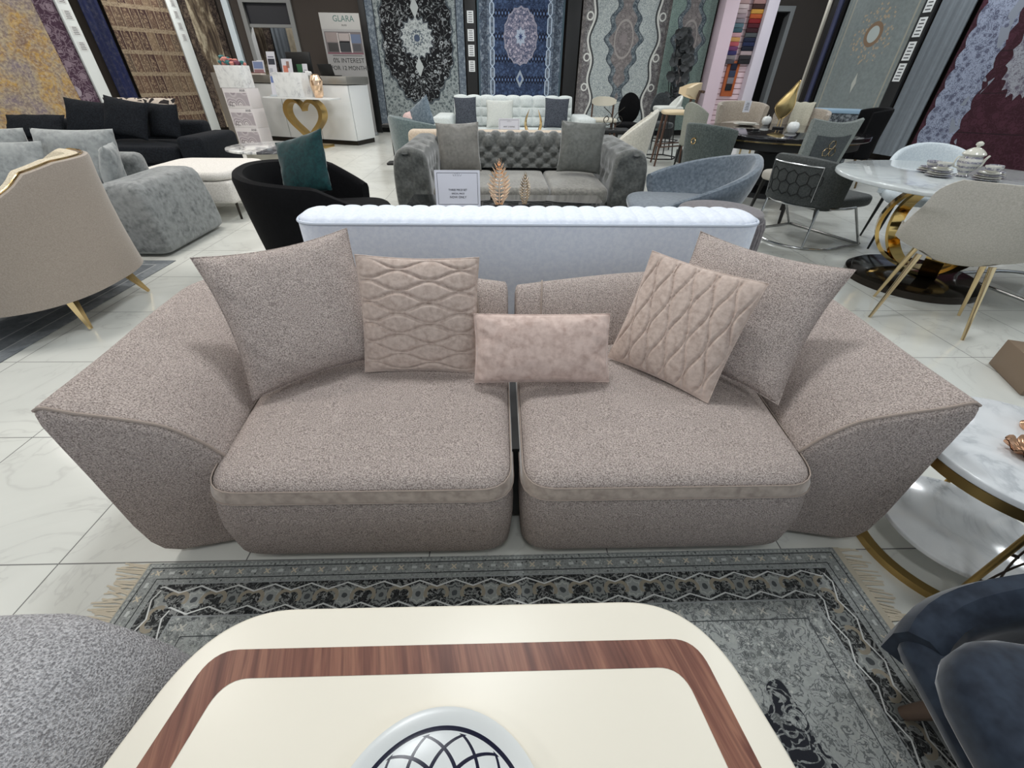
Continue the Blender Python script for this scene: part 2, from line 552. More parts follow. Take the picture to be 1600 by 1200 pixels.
# ------------------------------------------------------------------ hanging rugs
def rug_mat(name, fn, rough=0.95):
    k = NT(name); k.obj()
    k.color(fn(k, k.x, k.y)); k.set(Roughness=rough)
    return k.m
BLK = (0, 0, 0, 1); WHT = (1, 1, 1, 1)
def polar(k, x, y):
    return xsqrt(x * x + y * y), xatan2(y, x)
def floral(k, scale, vec=None):
    """0..1 field of small blossoms and leaves"""
    d = k.voro(scale, vec)
    nz = k.noise(scale * 1.4, 2.0, 0.5, vec=vec, dist=1.5)
    ring = band(d, 0.10, 0.32) + band(d, 0.40, 0.46) * 0.6
    return xmin(ring + (xabs(nz - 0.5) < 0.035) * 0.8, 1.0)
def black_medallion(k, x, y):
    y2 = y - 0.24
    r, th = polar(k, x / 0.84, y2 / 1.27)
    wob = r + xcos(th * 26.0) * 0.025 + xcos(th * 8.0) * 0.03
    rm, tm = polar(k, x, y2)
    fl = floral(k, 9.5)
    big = k.voro(5.0) < 0.20
    sm = k.voro(11.0) < 0.22; ri = band(k.voro(5.0), 0.07, 0.11)
    vn = xabs(k.noise(7.0, 2.0, 0.5, dist=1.0) - 0.5) < 0.018
    field = k.mix(xmin(sm * 0.7 + big * 0.95 + vn * 0.6, 1.0) * (1.0 - ri), rgb(8, 9, 14), rgb(158, 163, 166))
    pale = k.mix(floral(k, 13.0), rgb(150, 158, 158), rgb(78, 88, 92))
    col = k.mix(wob < 1.0, pale, field)
    col = k.mix(band(wob, 1.0, 1.04), col, rgb(70, 78, 84))
    med = rm + xabs(xsin(tm * 8.0)) * 0.07
    cm = k.mix(floral(k, 16.0), rgb(188, 194, 194), rgb(100, 108, 112))
    col = k.mix(med < 0.42, col, cm)
    col = k.mix(band(med, 0.40, 0.43), col, rgb(60, 66, 74))
    col = k.mix(band(rm + xabs(xsin(tm * 6.0)) * 0.04, 0.14, 0.17), col, rgb(84, 94, 104))
    col = k.mix(rm < 0.07, col, rgb(70, 82, 104))
    pend = (xabs(x) + xabs(xabs(y2) - 0.55) * 0.5) < 0.10
    col = k.mix(pend, col, rgb(176, 182, 182))
    ax = xabs(x)
    bd = k.mix(floral(k, 12.0), rgb(82, 92, 104), rgb(128, 138, 146))
    col = k.mix(ax > 0.95, col, bd)
    col = k.mix(band(ax, 0.94, 0.965) + band(ax, 1.13, 1.145), col, rgb(46, 52, 60))
    return col
def blue_medallion(k, x, y):
    y2 = y - 0.30
    row = xmod(y2 + 0.21 + 4.2, 0.42)
    dia = xabs(xping(x + 4.0, 0.075) - 0.0375) + xabs(row - 0.21) * 0.5
    f1 = k.mix(floral(k, 12.0), rgb(30, 42, 68), rgb(66, 84, 116))
    f1 = k.mix(band(dia, 0.022, 0.05) * (xabs(row - 0.21) < 0.08), f1, rgb(14, 20, 40))
    f1 = k.mix(band(dia, 0.0, 0.018) * (xabs(row - 0.21) < 0.08), f1, rgb(96, 118, 158))
    r, th = polar(k, x / 0.42, y2 / 0.56)
    med = r + xabs(xsin(th * 8.0)) * 0.06
    cm = k.mix(floral(k, 15.0), rgb(60, 70, 96), rgb(172, 164, 176))
    col = k.mix(med < 1.0, f1, cm)
    col = k.mix(band(med, 0.94, 1.0), col, rgb(140, 138, 150))
    col = k.mix(r + xabs(xsin(th * 4.0)) * 0.1 < 0.33, col, rgb(160, 170, 186))
    col = k.mix(r + xabs(xsin(th * 4.0)) * 0.1 < 0.16, col, rgb(44, 60, 100))
    for s in (-1, 1):
        p = (xabs(x) + xabs(y2 - 0.82 * s) * 0.55) 
        col = k.mix(p < 0.10, col, rgb(150, 160, 172))
        col = k.mix(p < 0.05, col, rgb(60, 80, 120))
    ax = xabs(x)
    edge = 0.66 + xping(y + 4.0, 0.16) * 0.55
    bd = k.mix(floral(k, 10.0), rgb(70, 82, 98), rgb(128, 136, 146))
    col = k.mix(ax > 0.66, col, bd)
    sc = xsin(xmod(y + 4.0, 0.3) * 10.47)
    col = k.mix((ax > 0.80 - 0.0) * (ax < 0.86 + sc * 0.10), col, k.mix(floral(k, 16.0), rgb(44, 52, 66), rgb(96, 106, 118)))
    hexl = xabs(ax - 0.64 - xmin(xmax(xping(y + 4.0, 0.30) - 0.08, 0.0), 0.09))
    hex2 = xabs(ax - 0.64 + xmin(xmax(xping(y + 4.0, 0.30) - 0.08, 0.0), 0.09) - 0.09)
    col = k.mix(xmin(hexl, hex2) < 0.013, col, rgb(170, 184, 200))
    col = k.mix(ax > 0.98, col, rgb(66, 82, 92))
    return col
def cream_scroll(tone):
    def fn(k, x, y):
        a = 0
        y2 = y - 0.28
        sp = k.noise(24.0, 2.0, 0.6, dist=2.0)
        field = k.mix((xabs(sp - 0.5) < 0.06), tone[0], tone[1])
        ay = xabs(y2)
        wmed = 0.42 - ay * 0.28 + xcos(ay * 16.0) * 0.05
        m = xabs(x) - wmed
        inner = k.mix(floral(k, 11.0), rgb(104, 98, 98), rgb(136, 130, 128))
        scr = k.mix(floral(k, 8.0), rgb(66, 76, 84), rgb(124, 132, 136))
        med = k.mix(m < -0.10, scr, inner)
        rr, tt = polar(k, x / 0.22, y2 / 0.36)
        med = k.mix(band(rr, 0.92, 1.05), med, rgb(150, 144, 140))
        med = k.mix(rr + xabs(xsin(tt * 6.0)) * 0.2 < 0.45, med, rgb(128, 120, 120))
        col = k.mix((m < 0.0) * (ay < 1.25), field, med)
        col = k.mix(band(m, 0.0, 0.022) * (ay < 1.25), col, rgb(62, 68, 74))
        ax = xabs(x)
        cv = 0.72 + xsin(y2 * 5.2 + 1.57) * xcos(y2 * 2.6) * 0.10
        bd = k.mix(floral(k, 9.0), rgb(92, 88, 90), rgb(140, 138, 136))
        col = k.mix(ax > cv, col, bd)
        col = k.mix(band(ax - cv, -0.015, 0.022), col, rgb(58, 60, 62))
        col = k.mix(band(ax - cv, 0.03, 0.075), col, rgb(206, 206, 200))
        for c in (-0.95, -0.35, 0.42, 1.0):
            q, _ = polar(k, ax - 0.86, y2 - c)
            col = k.mix(band(q, 0.055, 0.085), col, rgb(210, 210, 204))
        col = k.mix(ax > 0.97, col, k.mix(floral(k, 12.0), rgb(88, 84, 84), rgb(124, 118, 116)))
        return col
    return fn
def gold_medallion(k, x, y):
    nz = k.noise(16.0, 4.0, 0.65)
    st = k.noise(1.0, 4.0, 0.6, vec=k.vec(x * 26.0, y * 1.2))
    col = k.mix(nz, rgb(92, 104, 108), rgb(142, 152, 152))
    col = k.mix(st * 0.35, col, rgb(120, 112, 100))
    y2 = y - 0.26
    r, th = polar(k, x, y2)
    pet = r + xabs(xsin(th * 9.0)) * 0.06
    dots = k.voro(16.0) < 0.36
    col = k.mix(band(pet, 0.17, 0.47) * dots, col, rgb(160, 146, 126))
    col = k.mix(band(r, 0.12, 0.19), col, rgb(126, 104, 84))
    col = k.mix(r < 0.125, col, rgb(170, 178, 176))
    p = xabs(x) + xabs(xabs(y2) - 0.75) * 0.3
    col = k.mix(p < 0.05, col, rgb(176, 178, 170))
    col = k.mix(band(xabs(x), 0.66, 0.69) + band(xabs(x), 0.74, 0.75), col, rgb(150, 148, 136))
    return col
def grey_stripe(k, x, y):
    st = k.noise(1.0, 3.0, 0.6, vec=k.vec(x * 14.0, y * 0.15))
    nz = k.noise(14.0, 4.0, 0.6)
    col = k.mix(st, rgb(52, 60, 66), rgb(150, 158, 166))
    return k.mix(nz * 0.5, col, rgb(70, 74, 78))
def burgundy(k, x, y):
    # x runs from the lace edge (left, negative) into the field
    nz = floral(k, 7.0)
    field = k.mix(nz * 0.5, rgb(46, 10, 24), rgb(78, 38, 54))
    fold = band(xmod(y + 4.2 - x * 0.05, 0.52), 0.0, 0.015)
    field = k.mix(fold * 0.8, field, rgb(24, 6, 14))
    lace = k.mix(floral(k, 11.0), rgb(140, 148, 168), rgb(84, 88, 108))
    d = x + 1.20 + xabs(xsin(y * 12.0)) * 0.05
    col = k.mix(band(d, 0.10, 0.66 + 0.0), field, lace)
    wv = xsin(y * 5.5) * 0.09
    col = k.mix(band(x + wv, -0.66, -0.52) * (k.noise(3.0) > 0.48), col, rgb(128, 134, 146))
    r, th = polar(k, (x + 0.05) / 0.36, (y + 0.05) / 0.60)
    med = r + xabs(xsin(th * 10.0)) * 0.12
    col = k.mix(med < 1.0, col, k.mix(floral(k, 12.0), rgb(146, 148, 156), rgb(96, 90, 104)))
    return col
def yellow_worn(k, x, y):
    g = k.noise(1.6, 4.0, 0.65, dist=0.8); f = k.noise(26.0, 4.0, 0.7); q = k.noise(7.0, 3.0, 0.6, dist=2.0)
    col = k.ramp(g, [(0.36, rgb(122, 112, 122)), (0.46, rgb(150, 138, 116)), (0.56, rgb(172, 138, 72)), (0.70, rgb(128, 100, 66))])
    col = k.mix(k.ramp(q, [(0.42, BLK), (0.55, (0.55, 0.55, 0.55, 1))]), col, rgb(98, 84, 96))
    col = k.mix(k.ramp(f, [(0.42, BLK), (0.66, (0.6, 0.6, 0.6, 1))]), col, rgb(190, 176, 150))
    return col
def purple_worn(k, x, y):
    r = floral(k, 5.5); f = k.noise(20.0, 3.0, 0.6)
    col = k.mix(r * 0.8, rgb(70, 48, 66), rgb(150, 134, 146))
    col = k.mix(band(k.voro(2.6), 0.10, 0.24), col, rgb(166, 156, 166))
    return k.mix(f * 0.4, col, rgb(44, 26, 40))
def navy_worn(k, x, y):
    g = k.noise(1.0, 3.0, 0.6, vec=k.vec(x * 12.0, y * 0.5)); f = k.noise(14.0, 4.0, 0.7)
    col = k.mix(g, rgb(8, 10, 20), rgb(22, 34, 84))
    return k.mix(k.ramp(f, [(0.5, BLK), (0.7, (0.6, 0.6, 0.6, 1))]), col, rgb(70, 72, 82))
def panel_garden(k, x, y):
    cx = xmod(x + 3.0, 0.165); cy = xmod(y + 3.0, 0.36)
    id_ = k.vec(xfloor((x + 3.0) / 0.165), xfloor((y + 3.0) / 0.36))
    wn = k.n('ShaderNodeTexWhiteNoise'); k.put(wn.inputs['Vector'], id_)
    t = X(k, wn.outputs['Value'])
    base = k.ramp(t, [(0.0, rgb(54, 32, 34)), (0.35, rgb(92, 70, 58)), (0.6, rgb(64, 44, 42)), (0.85, rgb(118, 100, 80)), (1.0, rgb(42, 34, 40))])
    ex = (cx - 0.0825) / 0.06; ey = (cy - 0.16) / 0.15
    arch = (xabs(ex) + xmax(ey, 0.0) * 0.6) < 0.92
    base = k.mix(arch * floral(k, 22.0), base, rgb(140, 122, 100))
    line = (cx < 0.018) + (cy > 0.295)
    col = k.mix(xmin(line, 1.0), base, k.mix(floral(k, 26.0), rgb(150, 136, 114), rgb(112, 96, 80)))
    ed = xabs(x) > 0.70
    col = k.mix(ed, col, k.mix(floral(k, 8.0), rgb(34, 26, 32), rgb(128, 112, 100)))
    col = k.mix((xabs(x) > 0.86), col, k.mix(floral(k, 18.0), rgb(96, 84, 74), rgb(128, 116, 102)))
    return col
def brown_cream(k, x, y):
    g = k.noise(1.0, 4.0, 0.65, vec=k.vec(x * 5.0, y * 1.4), dist=0.6); f = k.noise(24.0, 4.0, 0.7)
    col = k.ramp(g, [(0.40, rgb(64, 52, 44)), (0.5, rgb(116, 102, 84)), (0.6, rgb(188, 178, 154))])
    col = k.mix(band(xabs(x), 0.28, 0.6), col, k.mix(floral(k, 9.0), rgb(44, 34, 32), rgb(110, 96, 84)))
    return k.mix(k.ramp(f, [(0.45, BLK), (0.7, (0.5, 0.5, 0.5, 1))]), col, rgb(80, 68, 58))

def hang(label, mat, cx, cy, rz, wid, z0=0.14, z1=3.3, group=None, th=0.02, fold=0.006):
    h = z1 - z0; m = M()
    nu, nv = 40, 6
    f = lambda u, v: ((u - .5) * wid, (v - .5) * h, th / 2 + fold * sin(u * 23 + v * 2.0))
    m.sheet(f, nu, nv)
    g = lambda u, v: ((u - .5) * wid, (v - .5) * h, -th / 2 + fold * sin(u * 23 + v * 2.0))
    m.sheet(g, nu, nv)
    # close the edges
    for v in (0, 1):
        m.loft([[f(u / nu, v) for u in range(nu + 1)], [g(u / nu, v) for u in range(nu + 1)]], False, False, False)
    for u in (0, 1):
        m.loft([[f(u, v / nv) for v in range(nv + 1)], [g(u, v / nv) for v in range(nv + 1)]], False, False, False)
    o = single('hanging_rug', m, mat, label, 'rug', (cx, cy, (z0 + z1) / 2), 0, group)
    o.rotation_euler = (pi / 2, 0, rz)
    return o
YB = 13.05
hang('black and grey floral medallion rug hanging behind the green armchair', rug_mat('black_medallion_rug', black_medallion), -1.93, YB, 0, 2.26)
hang('navy blue medallion rug hanging behind the white tufted sofa', rug_mat('blue_medallion_rug', blue_medallion), 0.55, YB, 0, 2.06)
hang('pale grey scroll rug with long brown medallion behind the black bar chairs', rug_mat('cream_scroll_rug', cream_scroll((rgb(186, 191, 188), rgb(132, 140, 142)))), 3.05, YB, 0, 2.10)
hang('sage green scroll rug, narrow strip left of the pink fabric display', rug_mat('green_scroll_rug', cream_scroll((rgb(128, 146, 138), rgb(98, 114, 110)))), 4.57, 12.9, 0.25, 1.18)
LA = math.atan2(LD[1], LD[0]); RA = math.atan2(-RD[1], -RD[0])
def lpos(s, t=0.0):
    d = Vector(LD).normalized(); n = Vector((d.y, -d.x)); q = Vector(LP) + d * s + n * t
    return q.x, q.y
def rpos(s, t=0.0):
    d = Vector(RD).normalized(); n = Vector((-d.y, d.x)); q = Vector(RP) + d * s + n * t
    return q.x, q.y
def lhang(label, mat, s0, s1, t=0.0, tilt=0.0, z0=0.14):
    x, y = lpos((s0 + s1) / 2, t)
    return hang(label, mat, x, y, LA + tilt, s1 - s0, z0)
def rhang(label, mat, s0, s1, t=0.0, z0=0.14):
    x, y = rpos((s0 + s1) / 2, t)
    return hang(label, mat, x, y, RA, s1 - s0, z0)
lhang('worn yellow and mauve rug, leftmost hanging rug', rug_mat('yellow_worn_rug', yellow_worn), -6.2, -3.45, 0.04)
lhang('dark purple floral rug hanging beside the yellow one', rug_mat('purple_worn_rug', purple_worn), -3.43, -3.11, 0.0)
lhang('deep blue worn rug, narrow strip right of the first white post', rug_mat('navy_worn_rug', navy_worn), -2.70, -2.36, 0.0)
lhang('brown garden panel rug with rows of small arches', rug_mat('panel_garden_rug', panel_garden), -2.32, -1.04, 0.04)
lhang('brown and cream abstract rug hanging right of the second white post', rug_mat('brown_cream_rug', brown_cream), -0.72, 0.20, 0.0)
rhang('grey rug with gold ring medallion, hanging on right wall', rug_mat('gold_medallion_rug', gold_medallion), 0.30, 1.96, 0.0)
rhang('striped slate grey rug, narrow, right of the black label post', rug_mat('slate_stripe_rug', grey_stripe), -0.50, 0.05, 0.0)
rhang('burgundy rug with pale lace border, rightmost hanging rug', rug_mat('burgundy_lace_rug', burgundy), -3.0, -0.62, 0.02)
for lab, mt, x0, x1, y in (('cream textured rug seen through the doorway', 'brown_cream_rug', -6.9, -6.02, 14.6),
                           ('charcoal rug seen through the doorway', 'slate_stripe_rug', -6.0, -5.6, 14.66),
                           ('beige rug seen through the doorway', 'doorway_rug', -5.58, -5.2, 14.6)):
    mm = bpy.data.materials.get(mt) or rug_mat(mt, lambda k, x, y: k.mix(k.noise(9.0, 4.0, 0.6), rgb(196, 186, 164), rgb(120, 108, 90)))
    hang(lab, mm, (x0 + x1) / 2, y, 0, x1 - x0)

# display posts between the rugs, each with its own price plates
PLATE = plain('label_card', rgb(214, 216, 216), 0.5)
INK = plain('label_ink', rgb(58, 60, 62), 0.6)
def plate_lines(w, h, n=5):
    m = M(); rnd = random.Random(3)
    for i in range(n):
        y = h * (0.36 - 0.72 * i / (n - 1)); ww = w * rnd.uniform(0.45, 0.8) / 2
        m.box(-ww, ww, y - h * 0.03, y + h * 0.03, 0.0025, 0.0035)
    return m
def post(label, x, y, rz, wid, mat, plates, name='display_post', dep=0.06):
    t = thing(name, label, 'display post', (x, y, 0), rz)
    part('upright', M().box(-wid / 2, wid / 2, -dep / 2, dep / 2, 0, 3.4, 0.004), mat, t)
    for z, pw, ph in plates:
        pm = M().box(-pw / 2, pw / 2, -ph / 2, ph / 2, -0.002, 0.0025)
        o = part('price_plate', pm, PLATE, t)
        o.location = (0, -dep / 2 - 0.003, z); o.rotation_euler = (pi / 2, 0, 0)
        part('print', plate_lines(pw, ph), INK, o)
    return t
x, y = lpos(-2.99, 0.02); post('white display post with steel plates between purple and blue rugs', x, y, LA, 0.21, WHITEP, [(1.62 + 0.22 * i, 0.13, 0.13) for i in range(5)])
x, y = lpos(-0.89, 0.02); post('white display post right of the brown garden panel rug', x, y, LA, 0.24, WHITEP, [(1.86 + 0.19 * i, 0.10, 0.12) for i in range(4)])
post('black display post with four cards left of the navy rug', -0.64, 13.06, 0, 0.26, DARK, [(z, 0.15, 0.22) for z in (1.44, 1.74, 2.03, 2.36)])
post('black display post left of the pale grey scroll rug', 1.80, 13.06, 0, 0.32, DARK, [])
post('dark navy post right of the pale grey scroll rug', 4.24, 13.06, 0, 0.20, plain('navy_post', rgb(20, 24, 38), 0.6), [])
x, y = rpos(0.18, 0.05); post('black display post with four cards right of the gold medallion rug', x, y, RA, 0.22, DARK, [(z, 0.14, 0.26) for z in (1.40, 1.70, 2.02, 2.34)])
x, y = rpos(2.20, -0.02); post('black rack post with round pipes left of the gold medallion rug', x, y, RA, 0.34, DARK, [])
x, y = rpos(2.47, 0.02); post('thin ivory post at the far end of the right rug rack', x, y, RA, 0.05, plain('ivory_trim', rgb(188, 184, 172), 0.5), [])
pm = M()
for dx in (0.0,):
    x, y = rpos(2.08, 0.10); pm.tube([(0, 0, 0.0), (0, 0, 3.4)], 0.05, 12)
single('rack_pipe', pm, plain('slate_pipe', rgb(60, 64, 92), 0.4, 0.4), 'slate blue metal pipe standing beside the gold medallion rug', 'pipe', (x, y, 0))
post('dark edge post left of the black medallion rug', -3.14, 13.06, 0, 0.14, DARK, [])
# ------------------------------------------------------------------ main sofa
BOUCLE = fabric('taupe_boucle', rgb(130, 118, 112), rgb(212, 198, 191), 280, 0.95, 0.9, mottle=0.15, lo=0.34, hi=0.64, sc2=60, bd=0.006)
VELVET = fabric('taupe_velvet', rgb(154, 139, 129), rgb(190, 175, 163), 40, 0.7, 0.1, sheen=0.6, mottle=0.5, sc2=18)
VELVET_Q = fabric('rose_taupe_velvet', rgb(178, 158, 147), rgb(205, 187, 176), 60, 0.7, 0.1, sheen=0.4, mottle=0.5, sc2=34)
VELVET_L = fabric('rose_velvet', rgb(184, 159, 149), rgb(214, 192, 182), 40, 0.7, 0.1, sheen=0.4, mottle=0.6, sc2=30)
PIPE_T = plain('taupe_piping', rgb(160, 146, 136), 0.8)
BLACKF = plain('black_sofa_foot', rgb(20, 20, 20), 0.5)
SL = Vector((0.05, 1.2, 0.0))
SH = Matrix.Translation(-SL)
sofa = thing('sofa', 'large taupe boucle sofa with two wide seats and flared arms on the tiled floor', 'sofa', SL)
def seat_block(xi, xt, xb, sign, name):
    """one seat: xi inner side, xt outer side at the top, xb at the bottom"""
    def ring(z, ins, r=0.09):
        xo = xb + (xt - xb) * min(1, z / 0.42)
        a, b = (xi + ins * sign), (xo - ins * sign)
        c = xo + 0.05 * sign - ins * sign
        yf = 0.745 + ins + 0.035 * (1 - min(1, z / 0.30)) ** 2
        poly = [(a, yf), (b, yf), (c, 1.46), (a, 1.46)]
        if sign < 0: poly = poly[::-1]
        rr = [r, r * 1.1, 0.03, 0.03] if sign > 0 else [0.03, 0.03, r * 1.1, r]
        return [(p[0], p[1], z) for p in resample(round_poly(poly, rr, 8), 120)]
    prof = [(0.014, .060), (0.020, .036), (0.038, .014), (0.07, .003), (0.13, 0), (0.2, -.004), (0.27, -.004), (0.33, 0), (0.36, .001), (0.385, .006), (0.402, .018), (0.414, .036), (0.421, .065)]
    rings = [ring(z, i) for z, i in prof]
    top = rings[-1]
    cx = sum(p[0] for p in top) / len(top); cy = sum(p[1] for p in top) / len(top)
    for q in (0.8, 0.6, 0.4, 0.2):
        rings.append([(cx + (x - cx) * q, cy + (y - cy) * q, 0.421 + 0.016 * (1 - q ** 2)) for x, y, z in top])
    m = M().loft(rings, True, True, True)
    s = part('seat', M().merge(m, SH), BOUCLE, sofa)
    bnd = [ring(z, i - 0.003) for z, i in ((0.347, .0005), (0.362, .001), (0.385, .006))]
    part('seat_band', M().merge(M().loft(bnd, True, False, False), SH), VELVET, s, 'smooth velvet band round the seat front')
    pp = M(); pp.tube(ring(0.346, -0.003)[:-1], 0.0028, 5, True); pp.tube(ring(0.388, 0.003)[:-1], 0.0024, 5, True)
    part('seat_piping', M().merge(pp, SH), PIPE_T, s)
    ft = M()
    for fx_ in (xi + 0.12 * sign, xb - 0.14 * sign):
        for fy in (0.92, 1.36): ft.lathe([(0.03, 0.0), (0.035, 0.035)], 12, fx_, fy)
    part('foot', M().merge(ft, SH), BLACKF, s)
seat_block(0.062, 0.895, 0.965, 1, 'seat')
seat_block(0.034, -0.805, -0.87, -1, 'seat')
part('base', M().merge(M().box(-.62, .70, .93, 1.42, .032, .36), SH), BLACKF, sofa)  # black block added behind the seat gap so it looks shaded, hiding lit floor

def arm_back(sign, name):
    if sign > 0:
        P = [(1.243, .815), (1.245, 1.05), (1.262, 1.36), (1.24, 1.55), (1.06, 1.69), (.78, 1.715), (.5, 1.68), (.25, 1.615), (.072, 1.56)]
        Q = [(.90, .885), (.918, 1.0), (.94, 1.2), (.90, 1.34), (.76, 1.43), (.6, 1.46), (.4, 1.44), (.22, 1.41), (.072, 1.39)]
        zt = .642
    else:
        P = [(-1.128, .815), (-1.145, 1.06), (-1.18, 1.38), (-1.17, 1.6), (-1.0, 1.72), (-.72, 1.735), (-.45, 1.70), (-.2, 1.64), (.022, 1.57)]
        Q = [(-.79, .885), (-.815, 1.0), (-.84, 1.2), (-.82, 1.36), (-.68, 1.44), (-.52, 1.47), (-.34, 1.45), (-.14, 1.42), (.022, 1.40)]
        zt = .650
    N = 56
    Ps, Qs = spline(P, N), spline(Q, N)
    fa = [(0, .395), (.05, .425), (.12, .465), (.28, .530), (.44, .562), (.62, .590), (.8, .615), (.94, .640), (1.0, .634)]
    fb = [(0, .42), (.10, .470), (.22, .525), (.36, .575), (.52, .615), (.68, .640), (.82, .650), (.95, .642), (1.0, .615)]
    def ring(i):
        t = i / (N - 1); k = min(1, max(0, (t - 0.3) / 0.25)); k = k * k * (3 - 2 * k)
        p, q = Ps[i], Qs[i]; d = p - q
        out = []
        def at(s, z, ex=0.0):
            w_ = q + d * s
            if ex: w_ = w_ + d.normalized() * ex
            return Vector((w_.x, w_.y, z))
        out.append(at(0.25, .014)); out.append(at(0.08, .04)); out.append(at(0, .2))
        for (s0, z0), (s1, z1) in zip(fa, fb):
            out.append(at(s0 + (s1 - s0) * k, (z0 + (z1 - z0) * k) * (zt / .648)))
        for ex, z in ((.006, .60), (.004, .52), (.0, .40), (-.002, .28), (-.004, .17), (-.014, .08), (-.035, .035), (-.08, .014)):
            out.append(at(1, z, ex))
        return out
    rings = [ring(i) for i in range(N)]
    def shrunk(r, kx, push):
        c = sum(r, Vector()) / len(r)
        return [c + (p - c) * kx + push for p in r]
    y0 = Vector((0, -1, 0)); x1 = Vector((-sign, 0, 0))
    pre = [shrunk(rings[0], .90, y0 * .022), shrunk(rings[0], .955, y0 * .017), shrunk(rings[0], .985, y0 * .008)]
    post_ = [shrunk(rings[-1], .985, x1 * .004), shrunk(rings[-1], .95, x1 * .008), shrunk(rings[-1], .88, x1 * .011)]
    m = M().loft(pre + rings + post_, True, True, True)
    o = part('arm_and_back', M().merge(m, SH), BOUCLE, sofa, angle=60)
    crest = shrunk(rings[0], .985, y0 * .010)[3:12]
    pp = M(); pp.tube([c[:] for c in spline(crest, 24)], 0.0045, 6)
    part('arm_piping', M().merge(pp, SH), PIPE_T, o, 'pale piping along the front edge of the arm')
    r2 = ring(N - 5)[4:12]
    pp = M(); pp.tube([(c + Vector((0, 0, .002)))[:] for c in spline(r2, 24)], 0.0035, 6)
    part('back_piping', M().merge(pp, SH), PIPE_T, o)
arm_back(1, 'right'); arm_back(-1, 'left')

# ------------------------------------------------------------------ cushions on the sofa
def lay(o, bl, br, tl, tr, lift=0.0):
    place_quad(o, bl, br, tl, tr)
    if lift: o.matrix_world = Matrix.Translation((0, 0, lift)) @ o.matrix_world
    return o
G_C = 'cushions on the taupe sofa'
def edge_len(bl, br, tl, tr):
    bl, br, tl, tr = map(Vector, (bl, br, tl, tr))
    return ((br - bl).length + (tr - tl).length) / 2, ((tl - bl).length + (tr - br).length) / 2
def sofa_cushion(label, mat, q, th, quilt=None, seam=True, name='throw_cushion', seed=1, pinch=0.05, n=30, ex=2.2):
    w_, h_ = edge_len(*q)
    hf = None
    if quilt:
        def hf(u, v):
            a, b = (u, v) if quilt == 'h' else (-v, u)
            nl = 12.0; s = (b + 1) / 2 * nl * 0.94 + 0.3
            best = 9
            for kk in range(int(s) - 1, int(s) + 3):
                yk = kk + 0.40 * (1 if kk % 2 else -1) * sin(a * pi * 1.95 + 0.35)
                best = min(best, abs(s - yk))
            return 0.011 * (min(1.0, best / 0.26) ** 0.5 - 1)
    m = pillow(w_, h_, th, n if not quilt else 150, pinch, hf, ex=ex, wr=0.004 if not quilt else 0, seed=seed)
    o = single(name, m, mat, label, 'cushion', group=None, angle=70)
    if seam:
        pm = M(); k = 1.0
        def rim(u, v): return (u * w_ / 2 * (1 - pinch * (1 - v * v) * abs(u) ** 3), v * h_ / 2 * (1 - pinch * (1 - u * u) * abs(v) ** 3), 0)
        pts = [rim(-1 + 2 * i / 16, -1) for i in range(16)] + [rim(1, -1 + 2 * i / 16) for i in range(16)] + [rim(1 - 2 * i / 16, 1) for i in range(16)] + [rim(-1, 1 - 2 * i / 16) for i in range(16)]
        pm.tube(pts, 0.0028, 6, True)
        part('seam', pm, mat, o)
    lay(o, *q)
    return o
sofa_cushion('large plain taupe boucle cushion in the left corner of the sofa', BOUCLE,
             ((-.79, 1.075, .445), (-.43, 1.34, .445), (-.955, 1.30, .825), (-.507, 1.52, .865)), .15, seed=2, ex=3.0, pinch=0.10)
sofa_cushion('large plain taupe boucle cushion in the right corner of the sofa', BOUCLE,
             ((.55, 1.375, .455), (.90, 1.02, .455), (.742, 1.56, .846), (1.105, 1.235, .816)), .15, seed=5, ex=3.0, pinch=0.10)
sofa_cushion('square velvet cushion with horizontal wave quilting, left of centre', VELVET_Q,
             ((-.50, 1.235, .44), (-.083, 1.24, .44), (-.446, 1.36, .825), (-.059, 1.36, .806)), .10, 'h', name='quilted_cushion')
sofa_cushion('tilted square velvet cushion with upright wave quilting, right of centre', VELVET_Q,
             ((.415, 1.335, .44), (.676, 1.045, .44), (.532, 1.44, .808), (.825, 1.195, .792)), .10, 'v', name='quilted_cushion')
sofa_cushion('small oblong rose velvet cushion lying at the centre of the sofa', VELVET_L,
             ((-.10, 1.160, .452), (.385, 1.155, .452), (-.072, 1.275, .647), (.363, 1.275, .649)), .105, name='lumbar_cushion', seed=9, pinch=0.03, ex=3.0)

# ------------------------------------------------------------------ coffee table, dish, rug
CREAM = plain('cream_lacquer', rgb(236, 230, 215), 0.35)
k = NT('walnut_inlay'); k.obj()
st = k.noise(1.0, 4.0, 0.6, vec=k.vec(k.x * 34.0 + k.y * 9.0, k.y * 2.2, 0.0), dist=0.5)
fine = k.noise(1.0, 3.0, 0.6, vec=k.vec(k.x * 160.0 + k.y * 40.0, k.y * 5.0, 0.0))
col = k.ramp(st, [(0.30, rgb(82, 48, 40)), (0.48, rgb(122, 78, 64)), (0.62, rgb(150, 104, 84)), (0.72, rgb(104, 62, 52))])
k.color(k.mix(k.ramp(fine, [(0.45, BLK), (0.7, (0.45, 0.45, 0.45, 1))]), col, rgb(74, 42, 36))); k.set(Roughness=0.4)
WALNUT = k.m
ct = thing('coffee_table', 'cream lacquer coffee table with walnut inlay frame, standing on the rug', 'table', (-0.085, 0.0, 0.012))
def barrel(hx, hy, bulge, r):
    return resample(round_poly([(hx, hy), (hx + bulge, 0), (hx, -hy), (-hx, -hy), (-hx - bulge, 0), (-hx, hy)], [r, .9, r, r, .9, r], 16), 300)
o1 = barrel(.500, .437, .105, .16)
part('tabletop', M().prism(o1, .335, .388, 0.008), CREAM, ct)
oo, oi = barrel(.470, .360, .065, .05), barrel(.425, .311, .055, .045)
